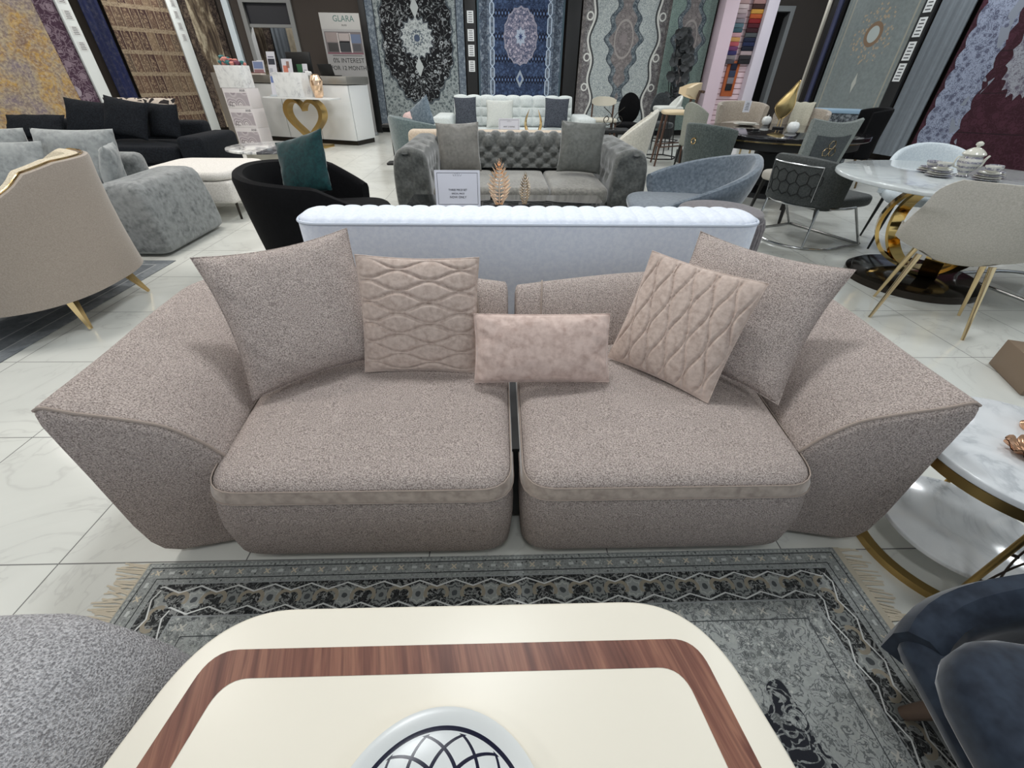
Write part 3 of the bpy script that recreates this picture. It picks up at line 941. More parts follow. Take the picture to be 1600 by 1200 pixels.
m = M(); m.loft([[(x, y, .3885) for x, y in oo], [(x, y, .3885) for x, y in oi]], True, False, False)
part('walnut_inlay', m, WALNUT, ct, 'walnut frame let into the cream top')
part('pedestal', M().prism(barrel(.36, .28, .05, .1), .0, .335), CREAM, ct)
k = NT('dish_glaze'); k.obj()
r, th = polar(k, k.x, k.y)
ac = k.math('ARCCOSINE', xmin(r / 0.150, 1.0))
def lines(ph): 
    q = xping(ph * 7.0 / pi + 40.0, 1.0)
    return xmin(q, 1.0 - q)
l1 = xmin(xping((th + ac) * (7.0 / pi) + 40.0, 0.5), 9.0); l2 = xping((th - ac) * (7.0 / pi) + 40.0, 0.5)
lat = (xmin(l1, l2) * r < 0.0085) * (r < 0.1365)
ringl = band(r, .1385, .1445)
ink = xmin(lat + ringl, 1.0)
k.color(k.mix(ink, k.mix(r > 0.147, rgb(222, 225, 224), rgb(226, 228, 226)), rgb(12, 14, 44))); k.set(Roughness=0.22)
DISH = k.m
m = M(); m.lathe([(.055, .0), (.07, .001), (.10, .006), (.135, .014), (.150, .019), (.162, .026), (.168, .030), (.168, .033), (.160, .0315), (.148, .0245), (.134, .019), (.10, .0115), (.06, .008), (.002, .0075)], 72)
dish = single('decorative_dish', m, DISH, 'round white dish with navy lattice pattern on the coffee table', 'dish', (-.095, .082, .4015))

k = NT('persian_rug'); k.obj()
HX, HY = 1.135, .985
ax, ay = xabs(k.x), xabs(k.y)
ex, ey = HX - ax, HY - ay
e = xmin(ex, ey)
side = ex < ey
along = k.mix(side, k.vec(k.x, 0, 0), k.vec(k.y, 0, 0))
sp = k.n('ShaderNodeSeparateXYZ'); k.put(sp.inputs[0], along); al = X(k, sp.outputs[0])
fl = floral(k, 95.0); fb_ = floral(k, 40.0); g1 = k.noise(60.0, 3.0, 0.7); g2 = k.noise(5.0, 4.0, 0.6)
field = k.mix(g1, rgb(134, 139, 137), rgb(182, 185, 182))
field = k.mix(k.ramp(g2, [(0.44, BLK), (0.60, (0.75, 0.75, 0.75, 1))]) if False else (g2 > 0.50) * fb_ * 0.6, field, rgb(58, 63, 64))
field = k.mix((k.noise(11.0, 3.0, 0.6) > 0.58) * fl * 0.55, field, rgb(176, 178, 172))
field = k.mix((k.voro(48.0) < 0.20) * (g2 > 0.46) * 0.8, field, rgb(196, 197, 192))
field = k.mix((xabs(k.noise(30.0, 3.0, 0.6, dist=1.5) - 0.5) < 0.03) * (g2 < 0.56) * 0.7, field, rgb(66, 70, 74))
mot = k.noise(3.2, 2.0, 0.5)
field = k.mix(band(mot, 0.58, 1.0) * (1.0 - floral(k, 15.0)), field, rgb(30, 32, 40))
# dark scrolling stems inside the motif patches
guard = k.mix(fl * 0.55, rgb(158, 162, 160), rgb(88, 93, 94))
gu = xmod(al + 3.0, 0.085) - 0.0425; gv = e - 0.036
guard = k.mix((k.voro(75.0) < 0.20) * 0.8, guard, rgb(186, 190, 186)); guard = k.mix((k.voro(52.0) < 0.16) * 0.8, guard, rgb(44, 48, 50))
crs = (xabs(xabs(gu) - xabs(gv)) < 0.0030) * (xmax(xabs(gu), xabs(gv)) < 0.0085)
blk_ = (xabs(xmod(al + 3.0425, 0.085) - 0.0425) < 0.008) * (xabs(gv) < 0.0045)
guard = k.mix(crs, guard, rgb(206, 196, 176)); guard = k.mix(blk_, guard, rgb(196, 200, 198))
guard = k.mix(band(e, .054, .057) + band(e, .018, .021), guard, rgb(42, 46, 48))
dots = (xabs(xmod(al + 3.0, 0.014) - 0.007) < 0.0035) * band(e, .009, .014)
guard = k.mix(dots, guard, rgb(180, 184, 180))
bu = xmod(al + 3.0, 0.112) - 0.056; bv = e - 0.123
rr, tt = polar(k, bu, bv)
rr = rr + k.noise(50.0, 2.0, 0.5) * 0.012 - 0.006
pet = rr + xabs(xsin(tt * 4.0)) * 0.006
odd = xmod(xfloor((al + 3.0) / 0.112), 2.0) > 0.5
bcol = k.mix(fl * 0.45, rgb(9, 10, 14), rgb(112, 116, 116))
bcol = k.mix((xabs(k.noise(38.0, 2.0, 0.5, dist=1.2) - 0.5) < 0.03) * 0.8, bcol, rgb(150, 152, 150))
bcol = k.mix(k.voro(34.0) < 0.22, bcol, rgb(126, 130, 128))
bcol = k.mix(pet < 0.034, bcol, k.mix(odd, rgb(146, 150, 148), rgb(132, 136, 134)))
bcol = k.mix(band(pet, 0.024, 0.028), bcol, k.mix(odd, rgb(172, 174, 170), rgb(64, 68, 70)))
bcol = k.mix(rr < 0.009, bcol, rgb(74, 78, 80))
cu = xabs(xmod(al + 3.0 + 0.056, 0.112) - 0.056)
r2 = xsqrt((cu - 0.012) * (cu - 0.012) + bv * bv)
bcol = k.mix(band(r2, 0.016, 0.027) * (bv < 0.012), bcol, rgb(150, 142, 126))
zz = xabs(xabs(bv) - 0.022 - xping(al + 3.0, 0.056) * 0.36)
bcol = k.mix((zz < 0.0024) * (pet > 0.036), bcol, rgb(208, 210, 208))
col = k.mix(e > 0.072, guard, bcol)
col = k.mix(band(e, .170, .175) + band(e, 0.070, 0.074), col, rgb(150, 154, 154))
inner = k.mix(crs, k.mix(fl * 0.5, rgb(148, 153, 152), rgb(92, 98, 100)), rgb(190, 186, 174))
col = k.mix(e > 0.175, col, field)
gi = e - 0.203
crs2 = (xabs(xabs(gu) - xabs(gi)) < 0.0032) * (xmax(xabs(gu), xabs(gi)) < 0.010)
col = k.mix(crs2 * (e > 0.18), col, rgb(190, 188, 180))
col = k.mix(band(e, 0.226, 0.229), col, rgb(62, 66, 68))
k.color(col); k.set(Roughness=0.95); k.bump(k.noise(260.0, 2.0, 0.6), 0.5, 0.003)
rug = thing('area_rug', 'grey and black oriental rug with floral border under the coffee table', 'rug', (0.005, -0.2, 0.0), 0.006)
m = M(); m.box(-HX, HX, -HY, HY, 0.001, 0.012, 0.004)
part('pile', m, k.m, rug)
FR = plain('fringe_cotton', rgb(206, 196, 176), 0.95)
for s in (-1, 1):
    m = M(); rnd = random.Random(5 + s)
    for i in range(300):
        y = -HY + 2 * HY * i / 299
        L = rnd.uniform(.065, .105); dy = rnd.uniform(-.018, .018) - 0.01 * s
        m.add([(s * HX, y - .0030, .006), (s * HX, y + .0030, .006), (s * (HX + L), y + dy + .0026, .0015), (s * (HX + L), y + dy - .0026, .0015),
               (s * HX, y - .0022, .002), (s * HX, y + .0022, .002), (s * (HX + L), y + dy + .0016, .0005), (s * (HX + L), y + dy - .0016, .0005)],
              [(0, 1, 2, 3), (7, 6, 5, 4), (0, 4, 5, 1), (1, 5, 6, 2), (2, 6, 7, 3), (3, 7, 4, 0)])
    part('fringe', m, FR, rug, kind='stuff')
    m = M(); m.box(s * HX - .004, s * HX + .020 , -HY, HY, .001, .009)
    part('woven_end', m, plain('woven_end_cotton', rgb(190, 182, 164), 0.95), rug)

# ------------------------------------------------------------------ grey boucle armchair, lower left
GREYB = fabric('grey_boucle', rgb(138, 136, 138), rgb(214, 212, 214), 260, 0.95, 1.0, mottle=0.2, lo=0.36, hi=0.62, sc2=20, bd=0.008)
gl = thing('boucle_armchair', 'light grey boucle armchair cut off at the lower left beside the coffee table', 'armchair', (-1.25, -0.25, 0.013))
gl.rotation_euler = (0, 0, 0)
m = M(); rings = []
for z, ins, ox in ((0.03, .09, 0), (.05, .045, 0), (.10, .015, 0), (.2, 0, 0), (.3, .015, 0), (.40, .045, 0), (.445, .065, 0), (.470, .085, 0), (.486, .11, 0), (.494, .14, 0), (.498, .20, 0)):
    pl = round_poly([(.605 - ins, .675 - ins * .3), (-.6 + ins, .64 - ins * .3), (-.6 + ins, -.7 + ins), (.58 - ins, -.7 + ins)], [.10, .1, .1, .1], 8)
    rings.append([(x, y, z) for x, y in resample(pl, 96)])
m.loft(rings, True, True, True)
part('seat_body', m, GREYB, gl, angle=80)
part('base', M().box(-.45, .42, -.55, .5, 0, .05), BLACKF, gl)

# ------------------------------------------------------------------ navy armchair, lower right
NAVY = fabric('slate_navy_velvet', rgb(24, 32, 45), rgb(42, 52, 66), 30, 0.7, 0.08, sheen=0.5, mottle=0.3, sc2=9)
nv = thing('tub_armchair', 'slate navy velvet armchair with wooden legs cut off at the lower right', 'armchair', (1.30, -0.15, 0), radians(80))
# local: open side +Y = world -X
def hN(t): return .285 + .46 * (1 - abs(t) ** 1.6) ** 0.9 if abs(t) < 1 else .285
part('shell', shell(.60, .52, 2.38, .17, hN, .10, flare=0.06, p=4.5, n=90), NAVY, nv)
m = M(); m.box(-.52, .52, -.42, .45, .172, .275, .05, 4)
part('seat_frame', m, NAVY, nv)
part('seat_cushion', cushion(.45, .45, .27, .405, .05, .02, .10, outline=rrect(.45, .45, .13, 8, 0, .05)), NAVY, nv)
WOODL = plain('dark_walnut_leg', rgb(96, 78, 66), 0.45)
for x, y, dx, dy in ((.40, .31, .02, .06), (-.40, .31, -.02, .06), (.30, -.34, .02, -.05), (-.30, -.34, -.02, -.05)):
    part('leg', leg_mesh(x, y, 0.018, .19, .015, .030, dx, dy), WOODL, nv)

# ------------------------------------------------------------------ marble side table, right
MARB = marble('grey_marble', rgb(226, 229, 231), rgb(150, 156, 162), 2.6, 0.10, 0.8)
BRASS = gold('brushed_brass', (0.50, 0.34, 0.13, 1), 0.32)
stc = (1.525, .805)
sd = thing('side_table', 'round marble side table with brass ring base beside the right sofa arm', 'table', (*stc, 0))
part('tabletop', M().prism([(.27 * cos(2 * pi * i / 64), .27 * sin(2 * pi * i / 64)) for i in range(64)], .425, .447, .004), MARB, sd)
def hoop(R, z, w_, h_, n=64):
    m = M(); m.loft([[((R - w_) * cos(2 * pi * i / n), (R - w_) * sin(2 * pi * i / n), z) for i in range(n)], [(R * cos(2 * pi * i / n), R * sin(2 * pi * i / n), z) for i in range(n)],
                     [(R * cos(2 * pi * i / n), R * sin(2 * pi * i / n), z + h_) for i in range(n)], [((R - w_) * cos(2 * pi * i / n), (R - w_) * sin(2 * pi * i / n), z + h_) for i in range(n)],
                     [((R - w_) * cos(2 * pi * i / n), (R - w_) * sin(2 * pi * i / n), z) for i in range(n)]], True, False, False)
    return m
part('rim_ring', hoop(.268, .393, .03, .031), BRASS, sd)
part('base_ring', hoop(.272, .0, .03, .025), BRASS, sd)
part('lower_shelf', M().prism([(.215 * cos(2 * pi * i / 64), .215 * sin(2 * pi * i / 64)) for i in range(64)], .095, .112, .004), MARB, sd)
pa = [radians(a) for a in (-128, -88, 52, 12, 100, 140)]
for a in pa:
    part('post', M().tube([(.257 * cos(a), .257 * sin(a), .02), (.257 * cos(a), .257 * sin(a), .395)], .0085, 10), BRASS, sd)
IRON = plain('twisted_iron', rgb(70, 60, 54), 0.4, 0.7)
for a0, a1 in ((pa[0], pa[1]), (pa[3], pa[2]), (pa[4], pa[5])):
    m = M()
    def W(u, v):
        a = a0 + (a1 - a0) * (0.5 + 0.5 * u); return (.257 * cos(a), .257 * sin(a), .21 + .13 * v)
    for ph in (0, pi / 2):
        m.tube([W(.82 * sin(t * 2 * pi * 2 + ph) * 0.95, .95 * sin(t * 2 * pi * 3 + ph * .5)) for t in [i / 96 for i in range(96)]], .0028, 5, True)
    for v in (-.5, .5):
        m.tube([W(-1, v), W(-.75, v)], .005, 6); m.tube([W(1, v), W(.75, v)], .005, 6)
    part('lattice', m, IRON, sd)
ROSEG = gold('rose_gold', (0.72, 0.42, 0.26, 1), 0.22)
def leaf_dish(n=40):
    m = M()
    def f(u, v):
        a = 2 * pi * u; rr = v * (1 + .10 * cos(10 * a)) * (1 - .25 * abs(sin(a / 2)) ** 6)
        return (.085 * rr * cos(a), .055 * rr * sin(a), .004 + .020 * v ** 3 + .006 * sin(14 * a) * v * v)
    m.sheet(f, n * 2, 10, True)
    m.sheet(lambda u, v: tuple(c - (0, 0, .003)[i] for i, c in enumerate(f(u, v))), n * 2, 10, True)
    return m
single('leaf_dish', leaf_dish(), ROSEG, 'rose gold leaf shaped dish on the marble side table', 'dish', (1.50, .79, .449), radians(-40), angle=80)
m = M(); m.lathe([(.03, 0), (.034, .01), (.012, .03), (.01, .05)], 20)
for i in range(7):
    a = 2 * pi * i / 7; m.merge(M().lathe([(.001, 0), (.013, .01), (.013, .022), (.001, .034)], 10), Matrix.Translation((.022 * cos(a), .022 * sin(a), .045)))
single('gold_ornament', m, ROSEG, 'small rose gold ornament at the rear of the marble side table', 'ornament', (1.62, .90, .448))
single('brown_box', M().box(-.15, .15, -.16, .16, 0.002, .16, .004), plain('brown_card', rgb(126, 108, 90), 0.6), 'brown box on the floor behind the marble side table', 'box', (2.87, 1.72, 0), radians(-22))
# ------------------------------------------------------------------ helpers for furniture further back
def stand_cushion(label, mat, loc, w_, h_, th, yaw=0.0, lean=0.3, roll=0.0, group=None, seed=1, name='throw_cushion', pinch=0.06, n=18, ex=2.6):
    """cushion standing on its lower edge at loc (loc = middle of the bottom edge), leaning back"""
    m = pillow(w_, h_, th, n, pinch, ex=ex, wr=0.006, seed=seed)
    o = single(name, m, mat, label, 'cushion', group=group, angle=75)
    R = Matrix.Rotation(yaw, 4, 'Z') @ Matrix.Rotation(pi / 2 - lean, 4, 'X') @ Matrix.Rotation(roll, 4, 'Z')
    low = min((R @ Vector((sx * w_ / 2 * 1.0, sy * h_ / 2 * 1.0, 0))).z for sx in (-1, 1) for sy in (-1, 1))
    up = R @ Vector((0, h_ / 2, 0))
    c = Vector(loc) + Vector((up.x, up.y, 0)) * 0 + Vector((0, 0, -low))
    o.matrix_world = Matrix.Translation(c) @ R
    return o
def bx(t, name, mat, x0, x1, y0, y1, z0, z1, r=0.03, seg=3, label=None):
    return part(name, M().box(x0, x1, y0, y1, z0, z1, r, seg), mat, t, label)

# ------------------------------------------------------------------ white channel sofa seen from behind
WHITEV = fabric('white_velvet', rgb(220, 226, 238), rgb(230, 235, 244), 60, 0.8, 0.03, sheen=0.2)
ws = thing('channel_sofa', 'white velvet sofa with ribbed back top, standing back to back with the taupe sofa', 'sofa', (0.145, 2.3, 0))
hx = 1.035
ol = round_poly([(hx, -.44), (hx, -.18), (-hx, -.18), (-hx, -.44)], [.13, .04, .04, .13], 8)
part('back', M().prism(ol, .06, .775, .012), WHITEV, ws)
m = M()
NR = 26
def roll_top(u, v):
    x = (-1 + 2 * u) * hx
    e = min(1.0, (1 - abs(-1 + 2 * u)) * hx / 0.13); en = sqrt(max(0, 1 - (1 - e) ** 2))
    rib = abs(sin(u * NR * pi)) ** 0.6
    a = pi * v
    d = 0.125 * (0.25 + 0.75 * en)
    return (x, -.285 - cos(a) * (d + 0.008 * rib), .775 + sin(a) ** 0.8 * (.018 + .010 * rib) * (0.4 + 0.6 * en))
m.sheet(roll_top, NR * 6, 12)
m.loft([[roll_top(i / 156, 0) for i in range(157)], [roll_top(i / 156, 1) for i in range(157)]], False, False, False)
part('ribbed_top', m, WHITEV, ws, 'row of soft ribs along the top of the back', angle=70)
PIPE_W = plain('white_piping', rgb(196, 204, 216), 0.7)
m = M(); m.tube([(x, y, .776) for x, y in ol], .006, 6, True)
part('piping', m, PIPE_W, ws)
bx(ws, 'seat', WHITEV, -hx + .2, hx - .2, -.18, .56, .16, .43, .06)
for s in (-1, 1):
    part('arm', M().box(s * hx - .22 * (s > 0), s * hx + .22 * (s < 0), -.18, .52, .08, .62, .06, 3), WHITEV, ws)
    for y in (-.36, .46): part('leg', leg_mesh(s * .9, y, 0, .17, .012, .018), BLACKF, ws)

# ------------------------------------------------------------------ beige lotus armchair, left
BEIGE = fabric('beige_velvet', rgb(154, 143, 132), rgb(170, 158, 147), 180, 0.75, 0.06, sheen=0.35)
CREAMV = fabric('cream_boucle', rgb(196, 184, 162), rgb(222, 212, 190), 120, 0.9, 0.4)
GOLD = gold('polished_gold', (0.86, 0.62, 0.30, 1), 0.14)
ba = thing('lotus_armchair', 'beige velvet armchair with gold rim, seen from behind at the left edge', 'armchair', (-2.94, 2.60, 0.009), radians(92))
def hB(t):
    if t > 0: return .875 - .34 * max(0, (t - .5) / .5) ** 1.4
    q = -t; return .875 - .03 * min(1, q / .2) - .36 * max(0, (q - .18) / .82) ** .75
part('outer_shell', shell(.47, .46, 2.15, .20, hB, .035, flare=.10, p=2.7, n=72, bottom=-.06), BEIGE, ba)
def hB2(t): return hB(t) - .004
m = shell(.438, .428, 2.13, .24, lambda t: hB(t) + .012, .085, flare=.10, p=2.7, n=60)
part('inner_lining', m, CREAMV, ba, 'cream inner lining')
rimp = []
for i in range(80):
    t = -1 + 2 * i / 79; w_ = 2.15 * t; sx, sy = sin(w_), -cos(w_); kk = (abs(sx) ** 2.7 + abs(sy) ** 2.7) ** (-1 / 2.7)
    H = hB(t); L = sqrt((sx * kk * .47) ** 2 + (sy * kk * .46) ** 2); f = 1 + (.10 * (H - .2) - .030) / L
    rimp.append((sx * kk * .47 * f, sy * kk * .46 * f, H + .004))
m = M(); m.tube(rimp, .005, 6)
part('rim_trim', m, GOLD, ba, 'gold rim strip')
part('seat_cushion', cushion(.38, .38, .26, .44, .05, .02, outline=rrect(.37, .40, .16, 6, 0, .03)), CREAMV, ba)
part('underside', M().prism(rrect(.42, .41, .2, 6), .19, .27, .01), BEIGE, ba)
for x, y, dx, dy in ((.22, -.36, .07, -.06), (-.22, -.36, -.05, -.06), (.27, .34, .06, .06), (-.27, .34, -.06, .06)):
    part('leg', leg_mesh(x, y, 0, .21, .011, .034, dx, dy, sq=True), GOLD, ba, angle=20)

k = NT('blue_grey_rug'); k.obj()
e = xmin(1.3 - xabs(k.x), 1.05 - xabs(k.y))
c0 = k.mix(k.noise(30.0, 4.0, 0.7), rgb(92, 98, 104), rgb(158, 162, 164))
c0 = k.mix((k.noise(3.0, 3.0, 0.6) > 0.5) * 0.4, c0, rgb(88, 94, 100))
c0 = k.mix(band(e, .10, .22), c0, k.mix(k.noise(16.0, 3.0, 0.7), rgb(70, 76, 82), rgb(130, 134, 138)))
c0 = k.mix(band(e, .095, .105) + band(e, .215, .225), c0, rgb(168, 170, 170))
k.color(c0); k.set(Roughness=0.95)
part('pile', M().box(-1.3, 1.3, -1.05, 1.05, 0.001, 0.005, 0.001), k.m, thing('area_rug', 'blue grey worn rug under the beige armchair at the left edge', 'rug', (-4.02, 2.48, 0)))

# ------------------------------------------------------------------ grey sofa, left
GREYS = fabric('grey_chenille', rgb(98, 101, 102), rgb(150, 153, 153), 26, 0.85, 0.15, sheen=0.3, mottle=0.7, sc2=10, lo=.3, hi=.7)
gs = thing('grey_sofa', 'grey chenille sofa with block arm beside the beige armchair', 'sofa', (-4.25, 4.1, 0))
m = M(); rings = []
for z, i_ in ((.025, .03), (.05, .005), (.1, 0), (.3, .01), (.5, .035), (.545, .055), (.562, .085), (.566, .13)):
    rings.append([(x, y, z + (0.012 if y > 0.1 and z > .4 else 0)) for x, y in rrect(.215 - i_, .46 - i_, .06, 5, 1.235, -.04)])
m.loft(rings, True, True, True)
part('arm', m, GREYS, gs, angle=60)
bx(gs, 'back', GREYS, -1.45, .83, .44, .59, .03, .66, .06)
bx(gs, 'base', GREYS, -1.45, 1.01, -.48, .44, .03, .26, .04)
for x0, x1 in ((-.46, .27), (.28, 1.01)):
    part('seat_cushion', cushion((x1 - x0) / 2, .44, .265, .42, .05, .02, outline=[(x + (x0 + x1) / 2, y) for x, y in rrect((x1 - x0) / 2, .46, .06, 5)]), GREYS, gs)
GS2 = fabric('pale_grey_chenille', rgb(122, 126, 127), rgb(164, 168, 168), 26, 0.85, 0.12, sheen=0.3, mottle=0.7, sc2=10, lo=.3, hi=.7)
stand_cushion('wide grey back cushion of the grey sofa, nearest its arm', GS2, (-3.68, 4.26, .452), .70, .44, .19, 0.0, .25, group=None, seed=3, name='back_cushion', ex=4)
stand_cushion('grey back cushion at the left edge behind the beige armchair', GS2, (-4.46, 4.26, .452), .76, .44, .19, 0.0, .25, group=None, seed=4, name='back_cushion', ex=4)
stand_cushion('small grey cushion leaning in front at the left edge', GS2, (-4.02, 4.0, .452), .48, .38, .14, 0.15, .35, seed=5)
stand_cushion('small pointed grey cushion between back cushion and block arm', GS2, (-3.25, 4.0, .456), .34, .36, .12, -1.15, .30, seed=6)

# ------------------------------------------------------------------ white bench
IVORY = fabric('ivory_boucle', rgb(206, 202, 196), rgb(228, 225, 220), 110, 0.92, 0.3)
be = thing('storage_bench', 'ivory upholstered bench with thin dark legs right of the grey sofa', 'bench', (-3.2, 5.17, 0))
bx(be, 'body', IVORY, -.50, .46, -.45, .45, .17, .385, .035, 4)
part('lid', cushion(.50, .46, .388, .47, .038, .02, .12, outline=rrect(.485, .465, .14, 8, -.02, 0)), IVORY, be)
BRNZ = plain('dark_bronze', rgb(58, 54, 50), 0.35, 0.8)
for x in (-.40, .415):
    for y in (-.37, .37): part('leg', leg_mesh(x, y, 0, .26, .012, .014), BRNZ, be)

# ------------------------------------------------------------------ black sofa in the rear left
BLACKS = fabric('charcoal_linen', rgb(14, 17, 22), rgb(28, 32, 38), 60, 0.9, 0.1)
bs = thing('black_sofa', 'charcoal black sofa below the hanging rugs on the left', 'sofa', (-5.20, 6.95, 0))
bx(bs, 'arm', BLACKS, .92, 1.26, -.48, .5, .05, .58, .07, 4)
bx(bs, 'back', BLACKS, -1.7, .91, .28, .52, .05, .70, .06, 4)
bx(bs, 'base', BLACKS, -1.7, .91, -.5, .28, .05, .27, .04)
part('seat_cushion', cushion(.66, .42, .27, .47, .06, .03, outline=rrect(.64, .42, .08, 5, .26, -.12)), BLACKS, bs)
part('seat_cushion', cushion(.66, .42, .27, .47, .06, .03, outline=rrect(.64, .42, .08, 5, -1.04, -.12)), BLACKS, bs)
for x in (-1.6, 1.25):
    for y in (-.45, .42): part('leg', leg_mesh(x, y, 0, .06, .02, .02), BLACKF, bs)
G = 'black cushions along the charcoal sofa'
stand_cushion('black cushion lying low at the far left end of the charcoal sofa', BLACKS, (-6.30, 6.85, .515), .72, .34, .15, .12, .7, seed=1)
stand_cushion('large black cushion tilted on the charcoal sofa, second from its left end', BLACKS, (-5.48, 6.85, .515), .68, .44, .15, .1, .45, -.12, seed=2)
stand_cushion('large black cushion leaning at the middle of the charcoal sofa', BLACKS, (-4.96, 6.74, .515), .60, .46, .15, -.05, .42, -.16, seed=3)
stand_cushion('black cushion upright beside the right arm of the charcoal sofa', BLACKS, (-4.58, 6.88, .515), .46, .42, .14, -.1, .3, -.05, seed=4)
k = NT('animal_print'); k.obj()
v = k.voro(11.0, feature='DISTANCE_TO_EDGE')
k.color(k.mix(v < 0.11, rgb(34, 28, 28), rgb(196, 184, 172))); k.set(Roughness=.9)
stand_cushion('animal print cushion lying on the back of the charcoal sofa', k.m, (-5.15, 7.36, .73), 1.0, .26, .15, .04, .5, seed=8, ex=3.5)

# ------------------------------------------------------------------ marble coffee table
MW = marble('white_marble', rgb(234, 234, 231), rgb(120, 122, 126), 3.2, 0.12, 0.9)
k = NT('split_marble'); k.obj()
wv = xabs(k.noise(2.2, 6.0, 0.6, dist=1.5) - 0.5)
pale = k.ramp(wv, [(0, rgb(130, 132, 136)), (.03, rgb(196, 196, 196)), (.10, rgb(234, 234, 231))])
drk = k.ramp(wv, [(0, rgb(160, 160, 162)), (.02, rgb(110, 110, 114)), (.08, rgb(74, 75, 79))])
k.color(k.mix(k.x > 0.02, pale, drk)); k.set(Roughness=.12)
mt_ = thing('marble_coffee_table', 'round marble coffee table with dark half, between ivory bench and black tub chair', 'table', (-3.12, 6.72, 0))
part('tabletop', M().prism([(.60 * cos(2 * pi * i / 64), .56 * sin(2 * pi * i / 64)) for i in range(64)], .425, .455, .01), k.m, mt_)
part('drum_base', M().lathe([(.30, .03), (.30, .425)], 48), plain('cream_drum', rgb(206, 203, 192), .45), mt_)
part('plinth', M().lathe([(.31, .0), (.31, .035)], 48), plain('taupe_plinth', rgb(140, 130, 116), .4, .4), mt_)
part('drum_support', M().lathe([(.07, .0), (.07, .425)], 20, -.38, .1), plain('cream_drum', rgb(206, 203, 192), .45), mt_)

# ------------------------------------------------------------------ black tub chair with teal cushion
BLKV = fabric('black_velvet', rgb(4, 4, 6), rgb(10, 10, 13), 60, 0.9, 0.05)
tb = thing('tub_chair', 'black velvet tub chair holding a teal cushion, behind the white sofa', 'armchair', (-1.36, 3.50, 0), radians(-78))
def hT(t): return .75 - .10 * abs(t) ** 1.5 - .12 * max(0, abs(t) - .75) / .25
part('shell', shell(.50, .48, 2.2, .10, hT, .09, flare=.10, p=2.5, n=60, bottom=.02), BLKV, tb)
part('seat_cushion', cushion(.4, .42, .20, .43, .06, .02, outline=rrect(.40, .44, .2, 6, 0, .06)), BLKV, tb)
part('base', M().prism(rrect(.36, .36, .2, 6), .02, .20, .01), BLKV, tb)
for x in (-.3, .3):
    for y in (-.3, .3): part('leg', leg_mesh(x, y, 0, .1, .015, .02), BLACKF, tb)
TEAL = fabric('teal_velvet', rgb(2, 36, 40), rgb(6, 56, 58), 40, .65, .05, sheen=.4, mottle=.3)
stand_cushion('teal velvet cushion standing in the black tub chair', TEAL, (-1.43, 3.46, .50), .42, .42, .12, radians(-20), .42, .28, seed=11)
# ------------------------------------------------------------------ chesterfield
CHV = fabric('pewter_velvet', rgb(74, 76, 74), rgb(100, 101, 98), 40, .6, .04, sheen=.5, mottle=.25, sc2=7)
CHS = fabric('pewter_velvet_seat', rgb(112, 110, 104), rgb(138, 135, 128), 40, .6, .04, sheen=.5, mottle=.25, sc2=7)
cf = thing('chesterfield_sofa', 'grey velvet chesterfield with deep buttoned back, behind the dark glass table', 'sofa', (.22, 5.05, 0))
W2 = 1.22
def tuft(a, b, amp):
    """a, b in button units; buttons on a diamond lattice"""
    best = 9
    for i in (math.floor(a) - 1, math.floor(a), math.floor(a) + 1, math.floor(a) + 2):
        for j in (math.floor(b) - 1, math.floor(b), math.floor(b) + 1, math.floor(b) + 2):
            if (i + j) % 2: continue
            best = min(best, (a - i) ** 2 + (b - j) ** 2)
    d = sqrt(best)
    # creases along the diagonals
    s1 = abs(((a + b) / 2) % 1 - .5); s2 = abs(((a - b) / 2) % 1 - .5)
    cr = min(.5 - s1, .5 - s2) * 2
    return amp * (min(1, d / .75) ** .8 * .7 + min(1, cr / .5) ** .7 * .3)
NU, NV = 22.0, 6.6
def back_prof(v):
    """profile (y, z) from the seat line up over the roll"""
    if v < .55:
        q = v / .55; return (.36 + .09 * q, .42 + .20 * q, -1, .25)
    a = pi * (v - .55) / .45
    return (.55 - .10 * cos(a), .62 + .11 * sin(a), -cos(a), sin(a))
def back_s(u, v):
    y, z, ny, nz = back_prof(v)
    x = -.92 + 1.84 * u
    h = tuft(u * NU, v * NV, .048) if v < .86 else .03
    L = sqrt(ny * ny + nz * nz)
    return (x, y + ny / L * h, z + nz / L * h)
m = M(); m.sheet(back_s, 192, 70)
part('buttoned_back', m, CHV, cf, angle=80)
bx(cf, 'back_frame', CHV, -1.0, 1.0, .50, .66, .06, .64, .03)
bm_ = M(); bm_.lathe([(.002, .008), (.009, .006), (.011, .0), (.009, -.004)], 12)
BUTM = bm_.mesh('button'); BUTM.materials.append(CHV)
for j in range(1, 6):
    for i in range(0, 23):
        if (i + j) % 2: continue
        p = back_s(i / NU, j / NV)
        if i in (0, 22): continue
        b_ = part('button', BUTM, CHV, cf); b_.location = p; b_.rotation_euler = (pi / 2, 0, 0)
